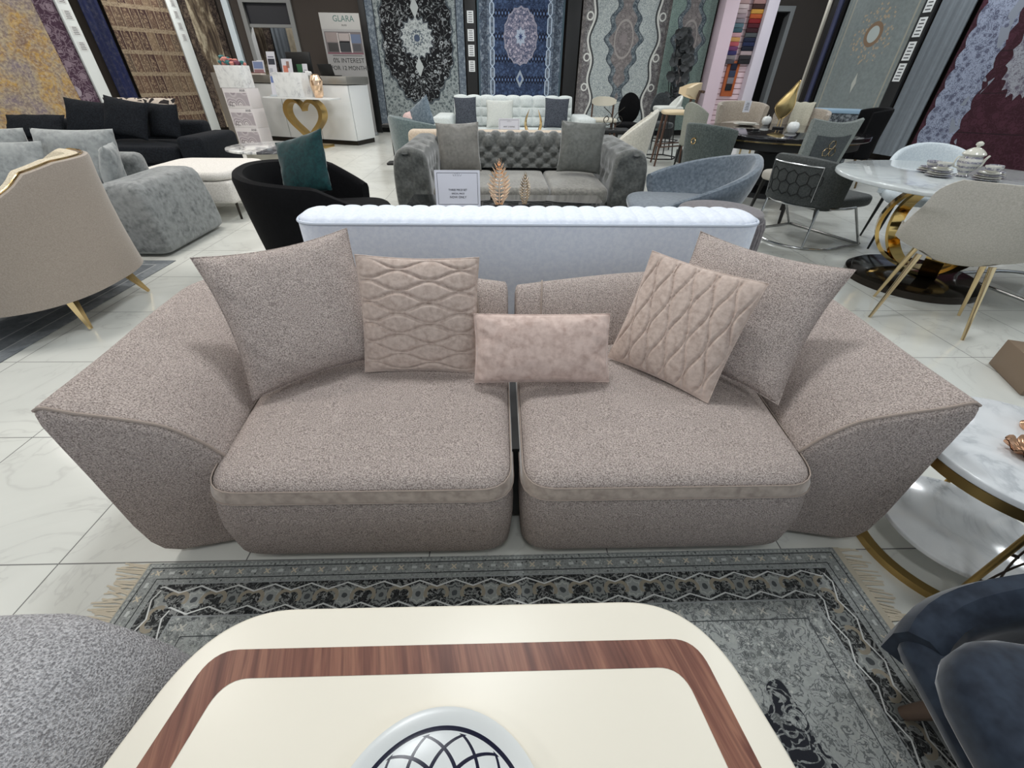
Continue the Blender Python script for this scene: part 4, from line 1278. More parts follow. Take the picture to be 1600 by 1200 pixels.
for s in (-1, 1):
    c = s * (W2 - .16)
    out = []
    for i in range(40):
        a = 2 * pi * i / 40
        out.append((.175 * cos(a), .175 * sin(a)))
    # puffy arm: rounded section swept front to back, dimpled at the buttons
    sec = []
    for k_ in range(72):
        a = 2 * pi * k_ / 72
        sx_, cz_ = sin(a), -cos(a)
        q = (abs(sx_) ** 3.2 + abs(cz_) ** 3.2) ** (-1 / 3.2)
        sec.append((.175 * sx_ * q, .40 + .335 * cz_ * q))
    buts = [(c + bx_ * s, -.60, bz_) for bx_, bz_ in ((.03, .665), (-.10, .59), (.02, .47), (-.11, .38), (.06, .30), (-.08, .20))]
    buts += [(c - s * .175, y_, z_) for y_, z_ in ((-.42, .56), (-.24, .56), (-.06, .56), (.12, .56), (-.33, .48), (-.15, .48), (.03, .48))]
    buts += [(c + dx_ * s, y_, .735) for y_, dx_ in ((-.44, -.07), (-.26, .03), (-.08, -.07), (.10, .03), (.28, -.07), (-.44, .11), (-.08, .11))]
    def dim(p):
        d = sum(exp(-((p[0] - b0) ** 2 + (p[1] - b1) ** 2 + (p[2] - b2) ** 2) / .0022) for b0, b1, b2 in buts)
        return min(1.0, d)
    rings = []
    levels = [(-.612, q) for q in (.06, .2, .34, .48, .62, .74)] + [(-.608, .83), (-.596, .91), (-.575, .965), (-.545, 1.0)] + [(-.5 + .045 * i_, 1.0) for i_ in range(26)]
    for y, kk in levels:
        ring = []
        for x, z in sec:
            p = [c + x * kk, y, .40 + (z - .40) * kk]
            d = dim(p) * .045
            L = sqrt(x * x + (z - .4) ** 2) + 1e-6
            if kk < .9: p[1] += d
            else: p[0] -= x / L * d; p[2] -= (z - .4) / L * d
            ring.append(tuple(p))
        rings.append(ring)
    m = M(); m.loft(rings, True, True, True)
    ao = part('padded_arm', m, CHV, cf, angle=75)
    for b0, b1, b2 in buts[:6]:
        b_ = part('button', BUTM, CHV, cf); b_.location = (b0, b1 + .032, b2); b_.rotation_euler = (pi / 2, 0, 0); b_.scale = (1.5, 1.5, 1.5)
bx(cf, 'base', CHV, -1.0, 1.0, -.50, .5, .06, .25, .03)
for x0, x1 in ((-.86, -.29), (-.285, .285), (.29, .86)):
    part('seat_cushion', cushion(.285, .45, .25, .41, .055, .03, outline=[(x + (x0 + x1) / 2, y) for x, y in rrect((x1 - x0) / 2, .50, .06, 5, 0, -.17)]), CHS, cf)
for x in (-1.05, 1.05):
    for y in (-.45, .5): part('leg', leg_mesh(x, y, 0, .08, .02, .025), BLACKF, cf)
stand_cushion('grey satin cushion at the left end of the chesterfield', fabric('grey_satin', rgb(108, 106, 101), rgb(128, 125, 119), 30, .4, .03, sheen=.3, mottle=.5, sc2=9), (-.41, 4.98, .455), .44, .46, .14, .12, .32, .02, seed=21)
stand_cushion('grey satin cushion at the right end of the chesterfield', fabric('dark_grey_satin', rgb(84, 86, 82), rgb(104, 105, 101), 30, .4, .03, sheen=.3, mottle=.5, sc2=9), (.86, 4.96, .455), .46, .48, .15, -.16, .32, -.03, seed=22)

# ------------------------------------------------------------------ dark glass table and what stands on it
BGLASS = plain('black_glass', rgb(6, 8, 14), 0.02, 0.0, IOR=1.9)
gt = thing('glass_coffee_table', 'black glass coffee table in front of the chesterfield', 'table', (.10, 3.72, 0))
part('glass_top', M().box(-.88, .82, -.46, .44, .385, .40, .004), BGLASS, gt)
part('frame', M().box(-.84, .78, -.42, .40, .335, .384, .004), DARK, gt)
for x in (-.76, .70):
    for y in (-.36, .34): part('leg', M().box(x - .03, x + .03, y - .03, y + .03, 0, .335, .004), DARK, gt)
PAPER = plain('white_card', rgb(214, 214, 222), .5)
INKD = plain('dark_ink', rgb(50, 50, 58), .6)
def sign(label, loc, w_, h_, rz, lines, crest=True, lean=.12):
    t = thing('sign_holder', label, 'sign', loc, rz)
    R = Matrix.Rotation(pi / 2 - lean, 4, 'X')
    def up(m): return M().merge(m, Matrix.Translation((0, 0, .012)) @ R)
    part('acrylic_base', M().box(-w_ / 2, w_ / 2, -.04, .05, 0, .012, .003), plain('clear_acrylic', rgb(196, 204, 210), .1), t)
    part('card', up(M().box(-w_ / 2, w_ / 2, 0, h_, -.003, .003)), PAPER, t)
    b = M(); e = .018; w2 = .0028
    for x0, x1, y0, y1 in ((-w_ / 2 + e, w_ / 2 - e, e, e + w2), (-w_ / 2 + e, w_ / 2 - e, h_ - e - w2, h_ - e), (-w_ / 2 + e, -w_ / 2 + e + w2, e, h_ - e), (w_ / 2 - e - w2, w_ / 2 - e, e, h_ - e)):
        b.box(x0, x1, y0, y1, .003, .0042)
    part('border', up(b), INKD, t)
    tx = M()
    for s_, size, yy in lines:
        tx.merge(text_mesh(s_, size, .0006), Matrix.Translation((0, h_ * yy, .0042)))
    if crest:
        g = .012
        for i in range(5): tx.tube([((i - 2) * g, h_ * .84, .004), ((i - 2) * g * 1.4, h_ * .84 + .012 + .006 * (2 - abs(i - 2)), .004)], .0011, 4)
    part('lettering', up(tx), INKD, t)
    return t
sign('large white price sign with border on the black glass table', (-.33, 3.66, .401), .36, .27, 0.02, (('THREE PIECE SET', .020, .47), ('SPECIAL PRICE', .016, .37), ('NOW ONLY', .024, .27)))
def leaf_ornament(label, loc, h_, w_, mat, base, rz=0.0, seed=1):
    t = thing('leaf_ornament', label, 'ornament', loc, rz)
    part('stand', M().prism([(.07 * w_ / .16, 0), (.02, .05), (-.05, .045), (-.075 * w_ / .16, 0), (-.05, -.045), (.02, -.05)], 0, .02, .002), base, t)
    rnd = random.Random(seed); m = M()
    m.tube([(0, 0, .015), (0, .004, h_ * .5), (0, 0, h_)], [.007, .005, .002], 8)
    for lv in range(11):
        z = .02 + (h_ * .86 - .02) * lv / 10
        env = w_ / 2 * sin(pi * (0.20 + .74 * (lv / 10) ** .9)) if lv < 10 else w_ * .1
        for s in (-1, 1):
            for dy in (-.018, .012):
                L = max(.012, env * rnd.uniform(.9, 1.08)); zz = h_ * .14
                tip = (s * L, dy * 1.6, min(h_, z + zz))
                mid = (s * L * .55, dy, z + zz * .2)
                ww = h_ * .045
                m.add([(0, 0, z), (mid[0], mid[1] - .012, mid[2] - ww * .5), tip, (mid[0], mid[1] - .004, mid[2] + ww), (mid[0], mid[1] + .012, mid[2] + ww * .3)],
                      [(0, 1, 2, 3), (0, 3, 2, 4), (0, 4, 2, 1)])
    part('leaf', m, mat, t, smooth=False)
    return t
LG = gold('light_rose_gold', (0.92, 0.66, 0.46, 1), .25)
CHAMP = gold('champagne_metal', (0.60, 0.52, 0.42, 1), .25)
leaf_ornament('large rose gold leaf ornament on the black glass table', (.005, 3.72, .401), .36, .19, LG, DARK, seed=2)
leaf_ornament('small champagne leaf ornament right of the rose gold leaf', (.215, 3.74, .401), .27, .10, CHAMP, DARK, seed=3)
pc = thing('price_card', 'small white price card lying on the black glass table', 'card', (.40, 3.52, .4008), .1)
part('card', M().box(-.065, .065, -.05, .05, 0, .002), PAPER, pc)
part('print', M().merge(plate_lines(.12, .09, 4), Matrix.Translation((0, 0, -.0005))), INKD, pc)

# ------------------------------------------------------------------ beige sofa behind the chesterfield
SAND = fabric('sand_velvet', rgb(186, 168, 148), rgb(206, 190, 170), 50, .75, .05, sheen=.35)
sb = thing('sand_sofa', 'sand beige sofa turned away, its back against the chesterfield', 'sofa', (.10, 6.45, 0))
ol = round_poly([(1.2, -.60), (1.2, -.36), (-1.2, -.36), (-1.2, -.60)], [.2, .05, .05, .2], 8)
part('back', M().prism(ol, .08, .745, .06), SAND, sb)
for s in (-1, 1):
    part('arm', M().box(s * 1.2 - .26 * (s > 0), s * 1.2 + .26 * (s < 0), -.40, .45, .08, .60, .07, 4), SAND, sb)
    for y in (-.5, .38): part('leg', leg_mesh(s * 1.05, y, 0, .1, .02, .02), BLACKF, sb)
part('seat_cushion', cushion(.93, .4, .12, .44, .06, .02, outline=rrect(.93, .40, .06, 5, 0, .04)), SAND, sb)

# low table beyond it with sign and gold antlers
lt = thing('low_table', 'low table between the sand sofa and the white tufted sofa', 'table', (.36, 7.75, 0))
part('tabletop', M().box(-.6, .6, -.32, .32, .40, .44, .006), MW, lt)
for x in (-.5, .5):
    for y in (-.24, .24): part('leg', leg_mesh(x, y, 0, .40, .018, .018), BRNZ, lt)
sign('small bordered price sign in front of the white tufted sofa', (.17, 7.66, .441), .33, .29, 0, (('ANY 2 SOFAS', .03, .62),), crest=True)
an = thing('antler_ornament', 'pair of gold horn shaped ornaments beside the small price sign', 'ornament', (.55, 7.72, .441))
for s in (-1, 1):
    m = M(); m.tube(spline([(s * .01, 0, .01), (s * .09, 0, .12), (s * .12, .01, .26), (s * .07, 0, .42)], 20), [.020 + .012 * sin(pi * i / 19) - .018 * i / 19 for i in range(20)], 8)
    part('horn', m, GOLD, an)
part('stand', M().prism(rrect(.11, .05, .03, 4), 0, .018, .003), DARK, an)
m = M(); m.lathe([(.05, .018), (.035, .05), (.02, .09)], 14); part('foot', m, GOLD, an)

# ------------------------------------------------------------------ white tufted sofa at the rear
OFFW = fabric('off_white_linen', rgb(196, 202, 200), rgb(214, 219, 217), 60, .8, .05)
tw = thing('tufted_sofa', 'white biscuit tufted sofa below the navy medallion rug', 'sofa', (.30, 9.5, 0))
def biscuit(u, v):
    x = -1.17 + 2.34 * u
    a = abs(sin(u * pi * 9)) ** .5; b = abs(sin(v * pi * 3.5)) ** .5
    h = .05 * a * b
    if v < .72:
        q = v / .72; y, z, ny, nz = .40 + .10 * q, .45 + .40 * q, -1, .2
    else:
        t = (v - .72) / .28 * pi; y, z, ny, nz = .59 - .09 * cos(t), .85 + .09 * sin(t), -cos(t), sin(t)
    return (x, y + ny * h, z + nz * h)
m = M(); m.sheet(biscuit, 108, 56)
part('tufted_back', m, OFFW, tw, angle=80)
bx(tw, 'back_frame', OFFW, -1.16, 1.16, .52, .67, .08, .86, .03)
bx(tw, 'seat', OFFW, -1.17, 1.17, -.48, .45, .12, .44, .05)
for s in (-1, 1):
    part('arm', M().box(s * 1.50 - .34 * (s > 0), s * 1.50 + .34 * (s < 0), -.5, .6, .10, .66, .05, 3), OFFW, tw)
    for y in (-.4, .5): part('leg', leg_mesh(s * 1.35, y, 0, .13, .02, .02), BRNZ, tw)
CHAR = fabric('charcoal_weave', rgb(52, 56, 64), rgb(84, 88, 96), 70, .9, .1)
stand_cushion('charcoal cushion at the left end of the white tufted sofa', CHAR, (-.62, 9.56, .45), .42, .50, .13, .06, .25, .02, seed=31)
stand_cushion('charcoal cushion at the right end of the white tufted sofa', CHAR, (1.12, 9.56, .45), .46, .50, .13, -.06, .25, -.02, seed=32)
stand_cushion('off white cushion at the middle of the white tufted sofa', fabric('oatmeal_linen', rgb(190, 193, 188), rgb(206, 208, 202), 70, .9, .08), (.03, 9.56, .45), .52, .47, .14, 0, .28, 0, seed=33)

# ------------------------------------------------------------------ green grey armchair left of the sand sofa
SAGE = fabric('sage_grey_velvet', rgb(84, 98, 100), rgb(108, 122, 123), 40, .7, .05, sheen=.45, mottle=.3)
sg = thing('green_armchair', 'grey green velvet armchair left of the sand beige sofa', 'armchair', (-1.14, 7.45, 0), radians(-62))
part('shell', shell(.46, .44, 2.2, .12, lambda t: .80 - .16 * abs(t) ** 1.6, .09, flare=.08, p=2.4, n=48), SAGE, sg)
part('seat_cushion', cushion(.36, .36, .14, .45, .06, .02, outline=rrect(.36, .38, .15, 6, 0, .04)), SAGE, sg)
for x in (-.28, .28):
    for y in (-.28, .3): part('leg', leg_mesh(x, y, 0, .14, .014, .02), BLACKF, sg)
stand_cushion('blue grey cushion standing in the grey green armchair', fabric('blue_grey_velvet', rgb(84, 98, 110), rgb(118, 132, 142), 40, .7, .05, sheen=.4), (-1.14, 7.46, .485), .42, .42, .12, radians(-40), .22, .55, seed=41)
pk = thing('pink_pouf', 'small pink upholstered pouf left of the white tufted sofa', 'pouf', (-1.50, 9.1, 0))
part('cushion_top', cushion(.22, .22, .45, .72, .1, .03, outline=rrect(.24, .22, .2, 8)), fabric('blush_velvet', rgb(190, 162, 160), rgb(214, 190, 186), 50, .8, .05), pk)
part('drum', M().lathe([(.2, 0), (.2, .46)], 28), SAND, pk)
st_ = thing('side_stand', 'dark pedestal table left of the grey green armchair', 'table', (-1.80, 8.3, 0))
part('tabletop', M().prism(rrect(.13, .13, .03, 4), .56, .60, .005), DARK, st_)
part('column', M().tube([(0, 0, .03), (0, 0, .56)], .022, 10), DARK, st_)
part('foot', M().prism(rrect(.14, .14, .03, 4), 0, .03, .005), DARK, st_)

# ------------------------------------------------------------------ white channel armchair right of the sand sofa
CHAIRW = fabric('ivory_velvet', rgb(196, 192, 180), rgb(216, 212, 200), 50, .75, .05, sheen=.3)
wc = thing('shell_armchair', 'ivory fluted armchair with high back, right of the sand beige sofa', 'armchair', (1.80, 7.02, 0), radians(72))
def fl_h(t): return .93 - .42 * min(1, abs(t) * 1.15) ** 1.7
m = shell(.38, .36, 2.0, .15, fl_h, .08, flare=.14, p=2.2, n=72)
part('fluted_shell', m, CHAIRW, wc)
part('seat_cushion', cushion(.3, .3, .16, .44, .05, .02, outline=rrect(.29, .33, .14, 6, 0, .05)), CHAIRW, wc)
fm = M()
for i in range(-6, 7):
    w_ = i * .17; sx, sy = sin(w_), -cos(w_); kk = (abs(sx) ** 2.2 + abs(sy) ** 2.2) ** (-1 / 2.2)
    H = fl_h(i * .17 / 2.0)
    pts = [(sx * kk * .38 * (1 - .082 / .37 + .14 * (z - .15) / .37), sy * kk * .36 * (1 - .082 / .37 + .14 * (z - .15) / .37), z) for z in (.44, (.44 + H) / 2, H - .04)]
    fm.tube(pts, [.030, .036, .030], 8)
part('fluting', fm, CHAIRW, wc)
for x in (-.24, .24):
    for y in (-.24, .26): part('leg', leg_mesh(x, y, 0, .16, .012, .018), BRNZ, wc)
# ------------------------------------------------------------------ blue grey tub chair on ribbed plinth
BLUEG = fabric('blue_grey_velvet_chair', rgb(84, 94, 104), rgb(112, 122, 132), 40, .65, .05, sheen=.6, mottle=.3, sc2=5)
MAUVE = fabric('mauve_grey_velvet', rgb(86, 80, 84), rgb(112, 106, 108), 40, .7, .05, sheen=.4)
bt = thing('swivel_chair', 'blue grey velvet tub chair with tall slanted back, right of the black glass table', 'armchair', (1.66, 3.95, 0), radians(80))
def hBt(t): return .79 - (.37 if t < 0 else .24) * min(1, abs(t)) ** 1.35
part('shell', shell(.48, .49, 2.2, .32, hBt, .08, flare=.10, p=2.2, n=72, bottom=.10), BLUEG, bt)
m = M(); rings = []
for z, q in ((.0, .95), (.03, 1.0), (.28, 1.02), (.315, .98)):
    rings.append([(.45 * q * (1 + .015 * abs(sin(24 * 2 * pi * i / 288))) * cos(2 * pi * i / 288), .45 * q * (1 + .015 * abs(sin(24 * 2 * pi * i / 288))) * sin(2 * pi * i / 288), z) for i in range(288)])
m.loft(rings, True, True, True)
part('ribbed_plinth', m, BLUEG, bt, angle=70)
part('seat_cushion', cushion(.40, .42, .315, .40, .035, .02, outline=rrect(.38, .44, .22, 8, 0, .05)), BLUEG, bt)
mp = thing('ribbed_pouf', 'round mauve ribbed pouf in front of the blue grey tub chair', 'pouf', (1.58, 3.10, 0))
rings = [[(.31 * q * (1 + .02 * abs(sin(20 * 2 * pi * i / 240))) * cos(2 * pi * i / 240), .31 * q * (1 + .02 * abs(sin(20 * 2 * pi * i / 240))) * sin(2 * pi * i / 240), z) for i in range(240)] for z, q in ((.02, .94), (.05, 1.0), (.46, 1.0), (.50, .96))]
part('ribbed_body', M().loft(rings), MAUVE, mp, angle=70)
part('top_pad', cushion(.28, .28, .50, .545, .02, .012, outline=[(.285 * cos(2 * pi * i / 60), .285 * sin(2 * pi * i / 60)) for i in range(60)]), MAUVE, mp)

# ------------------------------------------------------------------ honeycomb chairs on chrome
GREYL = fabric('graphite_leather', rgb(62, 65, 64), rgb(80, 83, 82), 90, .55, .1)
CHROME = plain('black_chrome', rgb(196, 197, 198), .22, 1.0)
LINE = plain('stitch_groove', rgb(26, 27, 27), .7)
hy = thing('honeycomb_chair', 'graphite barrel chair with honeycomb stitched back, left of the marble dining table', 'chair', (2.99, 4.20, 0), radians(-68))
def hH(t): return .80 - .10 * abs(t) ** 3
part('barrel_back', shell(.37, .40, 1.30, .40, hH, .07, flare=.06, p=2.8, n=60), GREYL, hy)
part('seat_cushion', cushion(.34, .36, .36, .46, .035, .01, outline=rrect(.34, .38, .10, 6, 0, .08)), GREYL, hy)
def hpt(w_, z, off=.004):
    sx, sy = sin(w_), -cos(w_); kk = (abs(sx) ** 2.8 + abs(sy) ** 2.8) ** (-1 / 2.8)
    dx_, dy_ = sx * kk * .37, sy * kk * .40; L = sqrt(dx_ * dx_ + dy_ * dy_); f = (L + off + .06 * (z - .40)) / L
    return (dx_ * f, dy_ * f, z)
m = M(); R_ = .062
for i in range(-3, 4):
    for j in range(-1, 6):
        cx_ = i * R_ * 1.732 + (R_ * .866 if j % 2 else 0); cz_ = .43 + j * R_ * 1.5
        for kq in range(3):
            a0, a1 = radians(30 + 60 * kq), radians(90 + 60 * kq)
            p = [(cx_ + R_ * cos(a), cz_ + R_ * sin(a)) for a in (a0, a1)]
            if all(abs(q[0]) < .30 and .42 < q[1] < .72 for q in p):
                m.tube([hpt((p[0][0] + (p[1][0] - p[0][0]) * s) / .40, p[0][1] + (p[1][1] - p[0][1]) * s, .003) for s in (0, .5, 1)], .004, 5)
part('honeycomb_stitching', m, LINE, hy, 'dark honeycomb stitching on the back')
m = M(); m.tube([hpt(-.62 + 1.24 * i / 16, .73, .008) for i in range(17)], .006, 6)
for s in (-1, 1): m.tube([hpt(s * .62, z, .008) for z in (.44, .58, .73)], .004, 6)
part('back_frame', m, CHROME, hy)
def dring(r, z, yf):
    pts = [(r, yf, z), (r, 0, z)] + [(r * cos(a), -r * .98 * sin(a), z) for a in [pi * i / 20 for i in range(1, 20)]] + [(-r, 0, z), (-r, yf, z)]
    return pts
m = M(); m.tube(dring(.385, .385, .1), .012, 8); part('seat_ring', m, CHROME, hy)
m = M(); m.tube(dring(.40, .012, .42), .011, 8, True); part('floor_ring', m, CHROME, hy)
for x, y, dx_, dy_ in ((.28, -.27, .01, -.03), (-.28, -.27, -.01, -.03), (.385, .10, .015, .30), (-.385, .10, -.015, .30)):
    part('leg', M().tube([(x + dx_, y + dy_, .012), (x, y, .385)], .011, 8), CHROME, hy)
hy.scale = (.95, .95, .95)
copy_tree(hy, (4.22, 2.93, 0), radians(98), 'graphite barrel chair on chrome legs, cut off at the right edge')

# ------------------------------------------------------------------ marble dining table with gold loops
dt = thing('dining_table', 'round white marble dining table on gold loop base', 'table', (3.28, 3.12, 0))
part('tabletop', M().prism([(.79 * cos(2 * pi * i / 96), .79 * sin(2 * pi * i / 96)) for i in range(96)], .722, .75, .008), marble('pale_marble', rgb(206, 211, 211), rgb(150, 156, 160), 2.0, .06, .8), dt)
m = M(); m.lathe([(.44, 0), (.44, .05), (.40, .075)], 64); part('base_disc', m, plain('bronze_mirror', rgb(58, 52, 46), .12, .8), dt)
GOLDM = gold('mirror_gold', (0.78, 0.54, 0.20, 1), .08)
for a, off_ in ((radians(40), -.10), (radians(-35), .10), (radians(95), .0)):
    m = M(); n = 72; rr_ = []
    for (q, s) in ((1.0, -1), (1.0, 1), (.93, 1), (.93, -1), (1.0, -1)):
        rr_.append([(.36 * q * cos(2 * pi * i / n), s * .055 + off_, .40 + .325 * q * sin(2 * pi * i / n)) for i in range(n)])
    m.loft(rr_, True, False, False)
    part('gold_loop', M().merge(m, Matrix.Rotation(a, 4, 'Z')), GOLDM, dt, angle=30)
part('top_plate', M().lathe([(.30, .70), (.30, .722)], 48), DARK, dt)

# tea set
CHINA = plain('cream_china', rgb(206, 204, 192), .15)
k = NT('china_band'); k.obj()
k.color(k.mix(band(xmod(k.z + 1.0, .034), .011, .026), rgb(204, 202, 194), k.mix(floral(k, 60.0), rgb(112, 112, 132), rgb(196, 192, 190)))); k.set(Roughness=.15)
BANDCH = k.m
TX, TY, TZ = 3.30, 3.20, .7505
tp = thing('coffee_pot', 'tall lidded cream china pot at the centre of the tea set', 'pot', (TX, TY, TZ))
tp.scale = (.86, .86, .86)
m = M(); m.lathe([(.035, 0), (.045, .004), (.032, .02), (.055, .05), (.075, .09), (.078, .115), (.070, .135), (.062, .15), (.075, .158), (.072, .164)], 28); part('body', m, BANDCH, tp)
m = M(); m.lathe([(.078, .163), (.070, .175), (.05, .192), (.028, .205), (.012, .210), (.012, .218), (.024, .226), (.024, .240), (.010, .250), (.002, .252)], 28); part('lid', m, CHINA, tp)
m = M(); m.tube(spline([(.07, 0, .06), (.11, 0, .08), (.12, 0, .12), (.14, 0, .15)], 12), [.014 - .0006 * i for i in range(12)], 8); part('spout', m, CHINA, tp)
m = M(); m.tube(spline([(-.07, 0, .14), (-.12, 0, .14), (-.12, 0, .08), (-.072, 0, .065)], 14), .006, 6); part('handle', m, CHINA, tp)
cupdef = None
spots = [(-.19, -.02, 4, 'stacked cream saucers and cup left of the china pot'), (.03, -.15, 4, 'stacked cream saucers and cup in front of the china pot'), (.18, -.03, 3, 'stacked cream saucers and cup right of the china pot'), (-.12, .14, 3, 'stacked cream saucers and cup behind the china pot')]
for dx_, dy_, ns, lab in spots:
    t = thing('cup_stack', lab, 'cups', (TX + dx_, TY + dy_, TZ))
    for i in range(ns):
        m = M(); z = .013 * i; m.lathe([(.035, z), (.05, z + .002), (.078 - .006 * i, z + .010), (.079 - .006 * i, z + .013), (.05, z + .006), (.002, z + .005)], 28)
        part('saucer', m, CHINA if i % 2 else BANDCH, t)
    m = M(); z = .013 * ns; m.lathe([(.022, z), (.026, z + .002), (.040, z + .02), (.043, z + .038), (.040, z + .038), (.03, z + .012), (.002, z + .008)], 24)
    c_ = part('cup', m, BANDCH, t)
    m = M(); m.tube(spline([(.038, 0, z + .032), (.060, 0, z + .03), (.058, 0, z + .014), (.036, 0, z + .014)], 10), .003, 6); part('cup_handle', m, CHINA, c_)

# ------------------------------------------------------------------ dining chairs at the marble table
GREIGE = fabric('greige_weave', rgb(172, 167, 157), rgb(188, 183, 174), 160, .85, .1)
dc = thing('dining_chair', 'beige shell dining chair with gold legs in front of the marble dining table', 'chair', (2.83, 2.50, 0), radians(-40))
def shell_chair(t, matl, ht=.86, wid=.31):
    """one piece scoop: back panel with rounded upper corners, sides sweeping into the seat"""
    m = M()
    def prof(v):
        # v 0 seat front -> 1 back top : (y, z)
        P = [(.24, .445), (.10, .43), (-.08, .425), (-.18, .445), (-.235, .52), (-.265, .66), (-.29, ht)]
        q = v * (len(P) - 1); i = min(int(q), len(P) - 2); f = q - i
        return spl[int(v * 60)]
    P = [(.24, .445, 0), (.10, .43, 0), (-.08, .425, 0), (-.18, .445, 0), (-.235, .53, 0), (-.265, .68, 0), (-.285, ht, 0)]
    spl = spline(P, 61)
    def half(v):
        if v < .5: return wid * (.80 + .20 * (v / .5))
        if v < .66: return wid
        q = (v - .66) / .34; return wid * (1 - .24 * q ** 1.3)
    def f(u, v, side):
        p = prof(v); s = 2 * u - 1
        d = half(v)
        q0 = 1.0
        if v > .93: q0 = (1 - ((v - .93) / .07) ** 2 * .25)
        x = s * d * q0
        wrap = (abs(s) ** 2.2) * (.15 * sin(pi * min(1, v / .86)) ** .7) * (1 if v < .86 else max(0, (1 - v) / .14))
        th = .020 * (1 - abs(s) ** 6) * (1 - (2 * v - 1) ** 10) + .004
        n = (0, 0, 1) if v < .45 else (0, 1, .2) if v > .62 else (0, .6, .75)
        y, z = p.x + wrap * (0.9 if v > .45 else .25), p.y + wrap * (.25 if v > .55 else .9)
        return (x, y + side * th * n[1], z + side * th * n[2])
    m.sheet(lambda u, v: f(u, v, 1), 28, 60)
    m.sheet(lambda u, v: f(u, v, -1), 28, 60)
    for v in (0, 1): m.loft([[f(i / 28, v, 1) for i in range(29)], [f(i / 28, v, -1) for i in range(29)]], False, False, False)
    for u in (0, 1): m.loft([[f(u, i / 60, 1) for i in range(61)], [f(u, i / 60, -1) for i in range(61)]], False, False, False)
    return part('seat_shell', m, matl, t, angle=60)
shell_chair(dc, GREIGE, .87, .33)
GL = gold('pale_gold_leg', (0.72, 0.56, 0.32, 1), .2)
for x, y, dx_, dy_ in ((.17, .14, .07, .08), (-.17, .14, -.07, .08), (.17, -.12, .07, -.09), (-.17, -.12, -.07, -.09)):
    part('leg', leg_mesh(x, y, 0, .425, .009, .018, dx_, dy_), GL, dc)
part('seat_plate', M().box(-.10, .10, -.10, .10, .40, .422, .005), DARK, dc)
WCH = fabric('white_weave', rgb(196, 206, 212), rgb(214, 222, 226), 90, .8, .08)
wd = thing('dining_chair', 'white round backed dining chair on the far side of the marble dining table', 'chair', (3.82, 3.98, 0), radians(152))
part('back_shell', shell(.31, .29, 1.45, .44, lambda t: .845 - .20 * abs(t) ** 2.2, .05, flare=.12, p=2.1, n=48), WCH, wd)
part('seat_cushion', cushion(.28, .28, .40, .48, .03, .015, outline=rrect(.27, .27, .12, 6)), WCH, wd)
for x in (-.2, .2):
    for y in (-.2, .2): part('leg', leg_mesh(x, y, 0, .41, .009, .016, .03 * sgn(x), .03 * sgn(y)), BLACKF, wd)

# ------------------------------------------------------------------ black dining table and settings
bd = thing('dining_table', 'black high gloss round dining table with plates and gold sculpture', 'table', (3.66, 6.28, 0))
BGLOSS = plain('black_gloss', rgb(26, 24, 25), .08)
part('tabletop', M().prism([(1.02 * cos(2 * pi * i / 96), 1.02 * sin(2 * pi * i / 96)) for i in range(96)], .70, .75, .008), BGLOSS, bd)
part('gold_trim', hoop(.965, .682, .02, .018, 96), GOLD, bd)
part('apron', M().lathe([(.93, .60), (.93, .68)], 64), DARK, bd)
part('pedestal', M().lathe([(.45, 0), (.44, .06), (.22, .12), (.20, .5), (.42, .60)], 40), DARK, bd)
def plate_stack(label, x, y, z, r, n_):
    t = thing('plate_setting', label, 'plates', (x, y, z))
    for i in range(n_):
        m = M(); q = r * (1 - .18 * i); zz = .012 * i
        m.lathe([(q * .5, zz), (q * .7, zz + .003), (q, zz + .014), (q * .98, zz + .017), (q * .6, zz + .008), (.002, zz + .006)], 36)
        part('plate', m, CHINA, t)
plate_stack('stack of white plates at the far left of the black dining table', 3.55, 6.95, .7505, .17, 2)
plate_stack('white plates at the right of the black dining table beside the chair back', 3.86, 5.62, .7505, .15, 2)
WPOR = plain('white_porcelain', rgb(226, 228, 226), .12)
def apple(label, x, y, z, r):
    t = thing('apple_ornament', label, 'ornament', (x, y, z))
    m = M()
    prof = [(r * .12, r * .12), (r * .35, .0), (r * .62, .02 * r), (r * .9, r * .4), (r, r * .85), (r * .92, r * 1.3), (r * .65, r * 1.62), (r * .35, r * 1.68), (r * .12, r * 1.52), (r * .01, r * 1.45)]
    n = 32; rings = [[(q * (1 + .05 * cos(5 * 2 * pi * j / n)) * cos(2 * pi * j / n), q * (1 + .05 * cos(5 * 2 * pi * j / n)) * sin(2 * pi * j / n), zz) for j in range(n)] for q, zz in prof]
    m.loft(rings); part('body', m, WPOR, t)
    m = M(); m.tube([(0, 0, r * 1.45), (.004, 0, r * 1.75), (.012, 0, r * 1.95)], .004, 6); part('stem', m, WPOR, t)
apple('white porcelain apple beside the plate stack on the black dining table', 3.86, 7.0, .7505, .062)
apple('white porcelain apple below the gold sculpture on the black dining table', 3.66, 5.98, .7505, .068)
fl_ = thing('flame_sculpture', 'gold flame shaped sculpture standing on the black dining table', 'sculpture', (3.76, 6.48, .7505), -.55)
part('stand', M().prism(rrect(.07, .05, .02, 4), 0, .02, .003), DARK, fl_)
m = M(); m.tube([(-.02, 0, .02), (-.015, 0, .13)], .006, 6); m.tube([(.02, 0, .02), (.012, 0, .13)], .006, 6); part('stem', m, GOLD, fl_)
m = M()
AG = gold('aged_gold', (0.46, 0.35, 0.16, 1), .3)
edge = [(-.02, .10), (-.075, .18), (-.09, .25), (-.05, .34), (.0, .42), (.06, .53), (.06, .42), (.08, .29), (.07, .20), (.02, .12)]
eo = resample([p[:2] for p in spline([(x, z, 0) for x, z in edge + edge[:1]], 60)][:-1], 60)
def bulge(q): return .030 * (1 - q ** 2)
rings = []
eo = [(x * 1.25, z) for x, z in eo]
cxs, czs = .02, .28
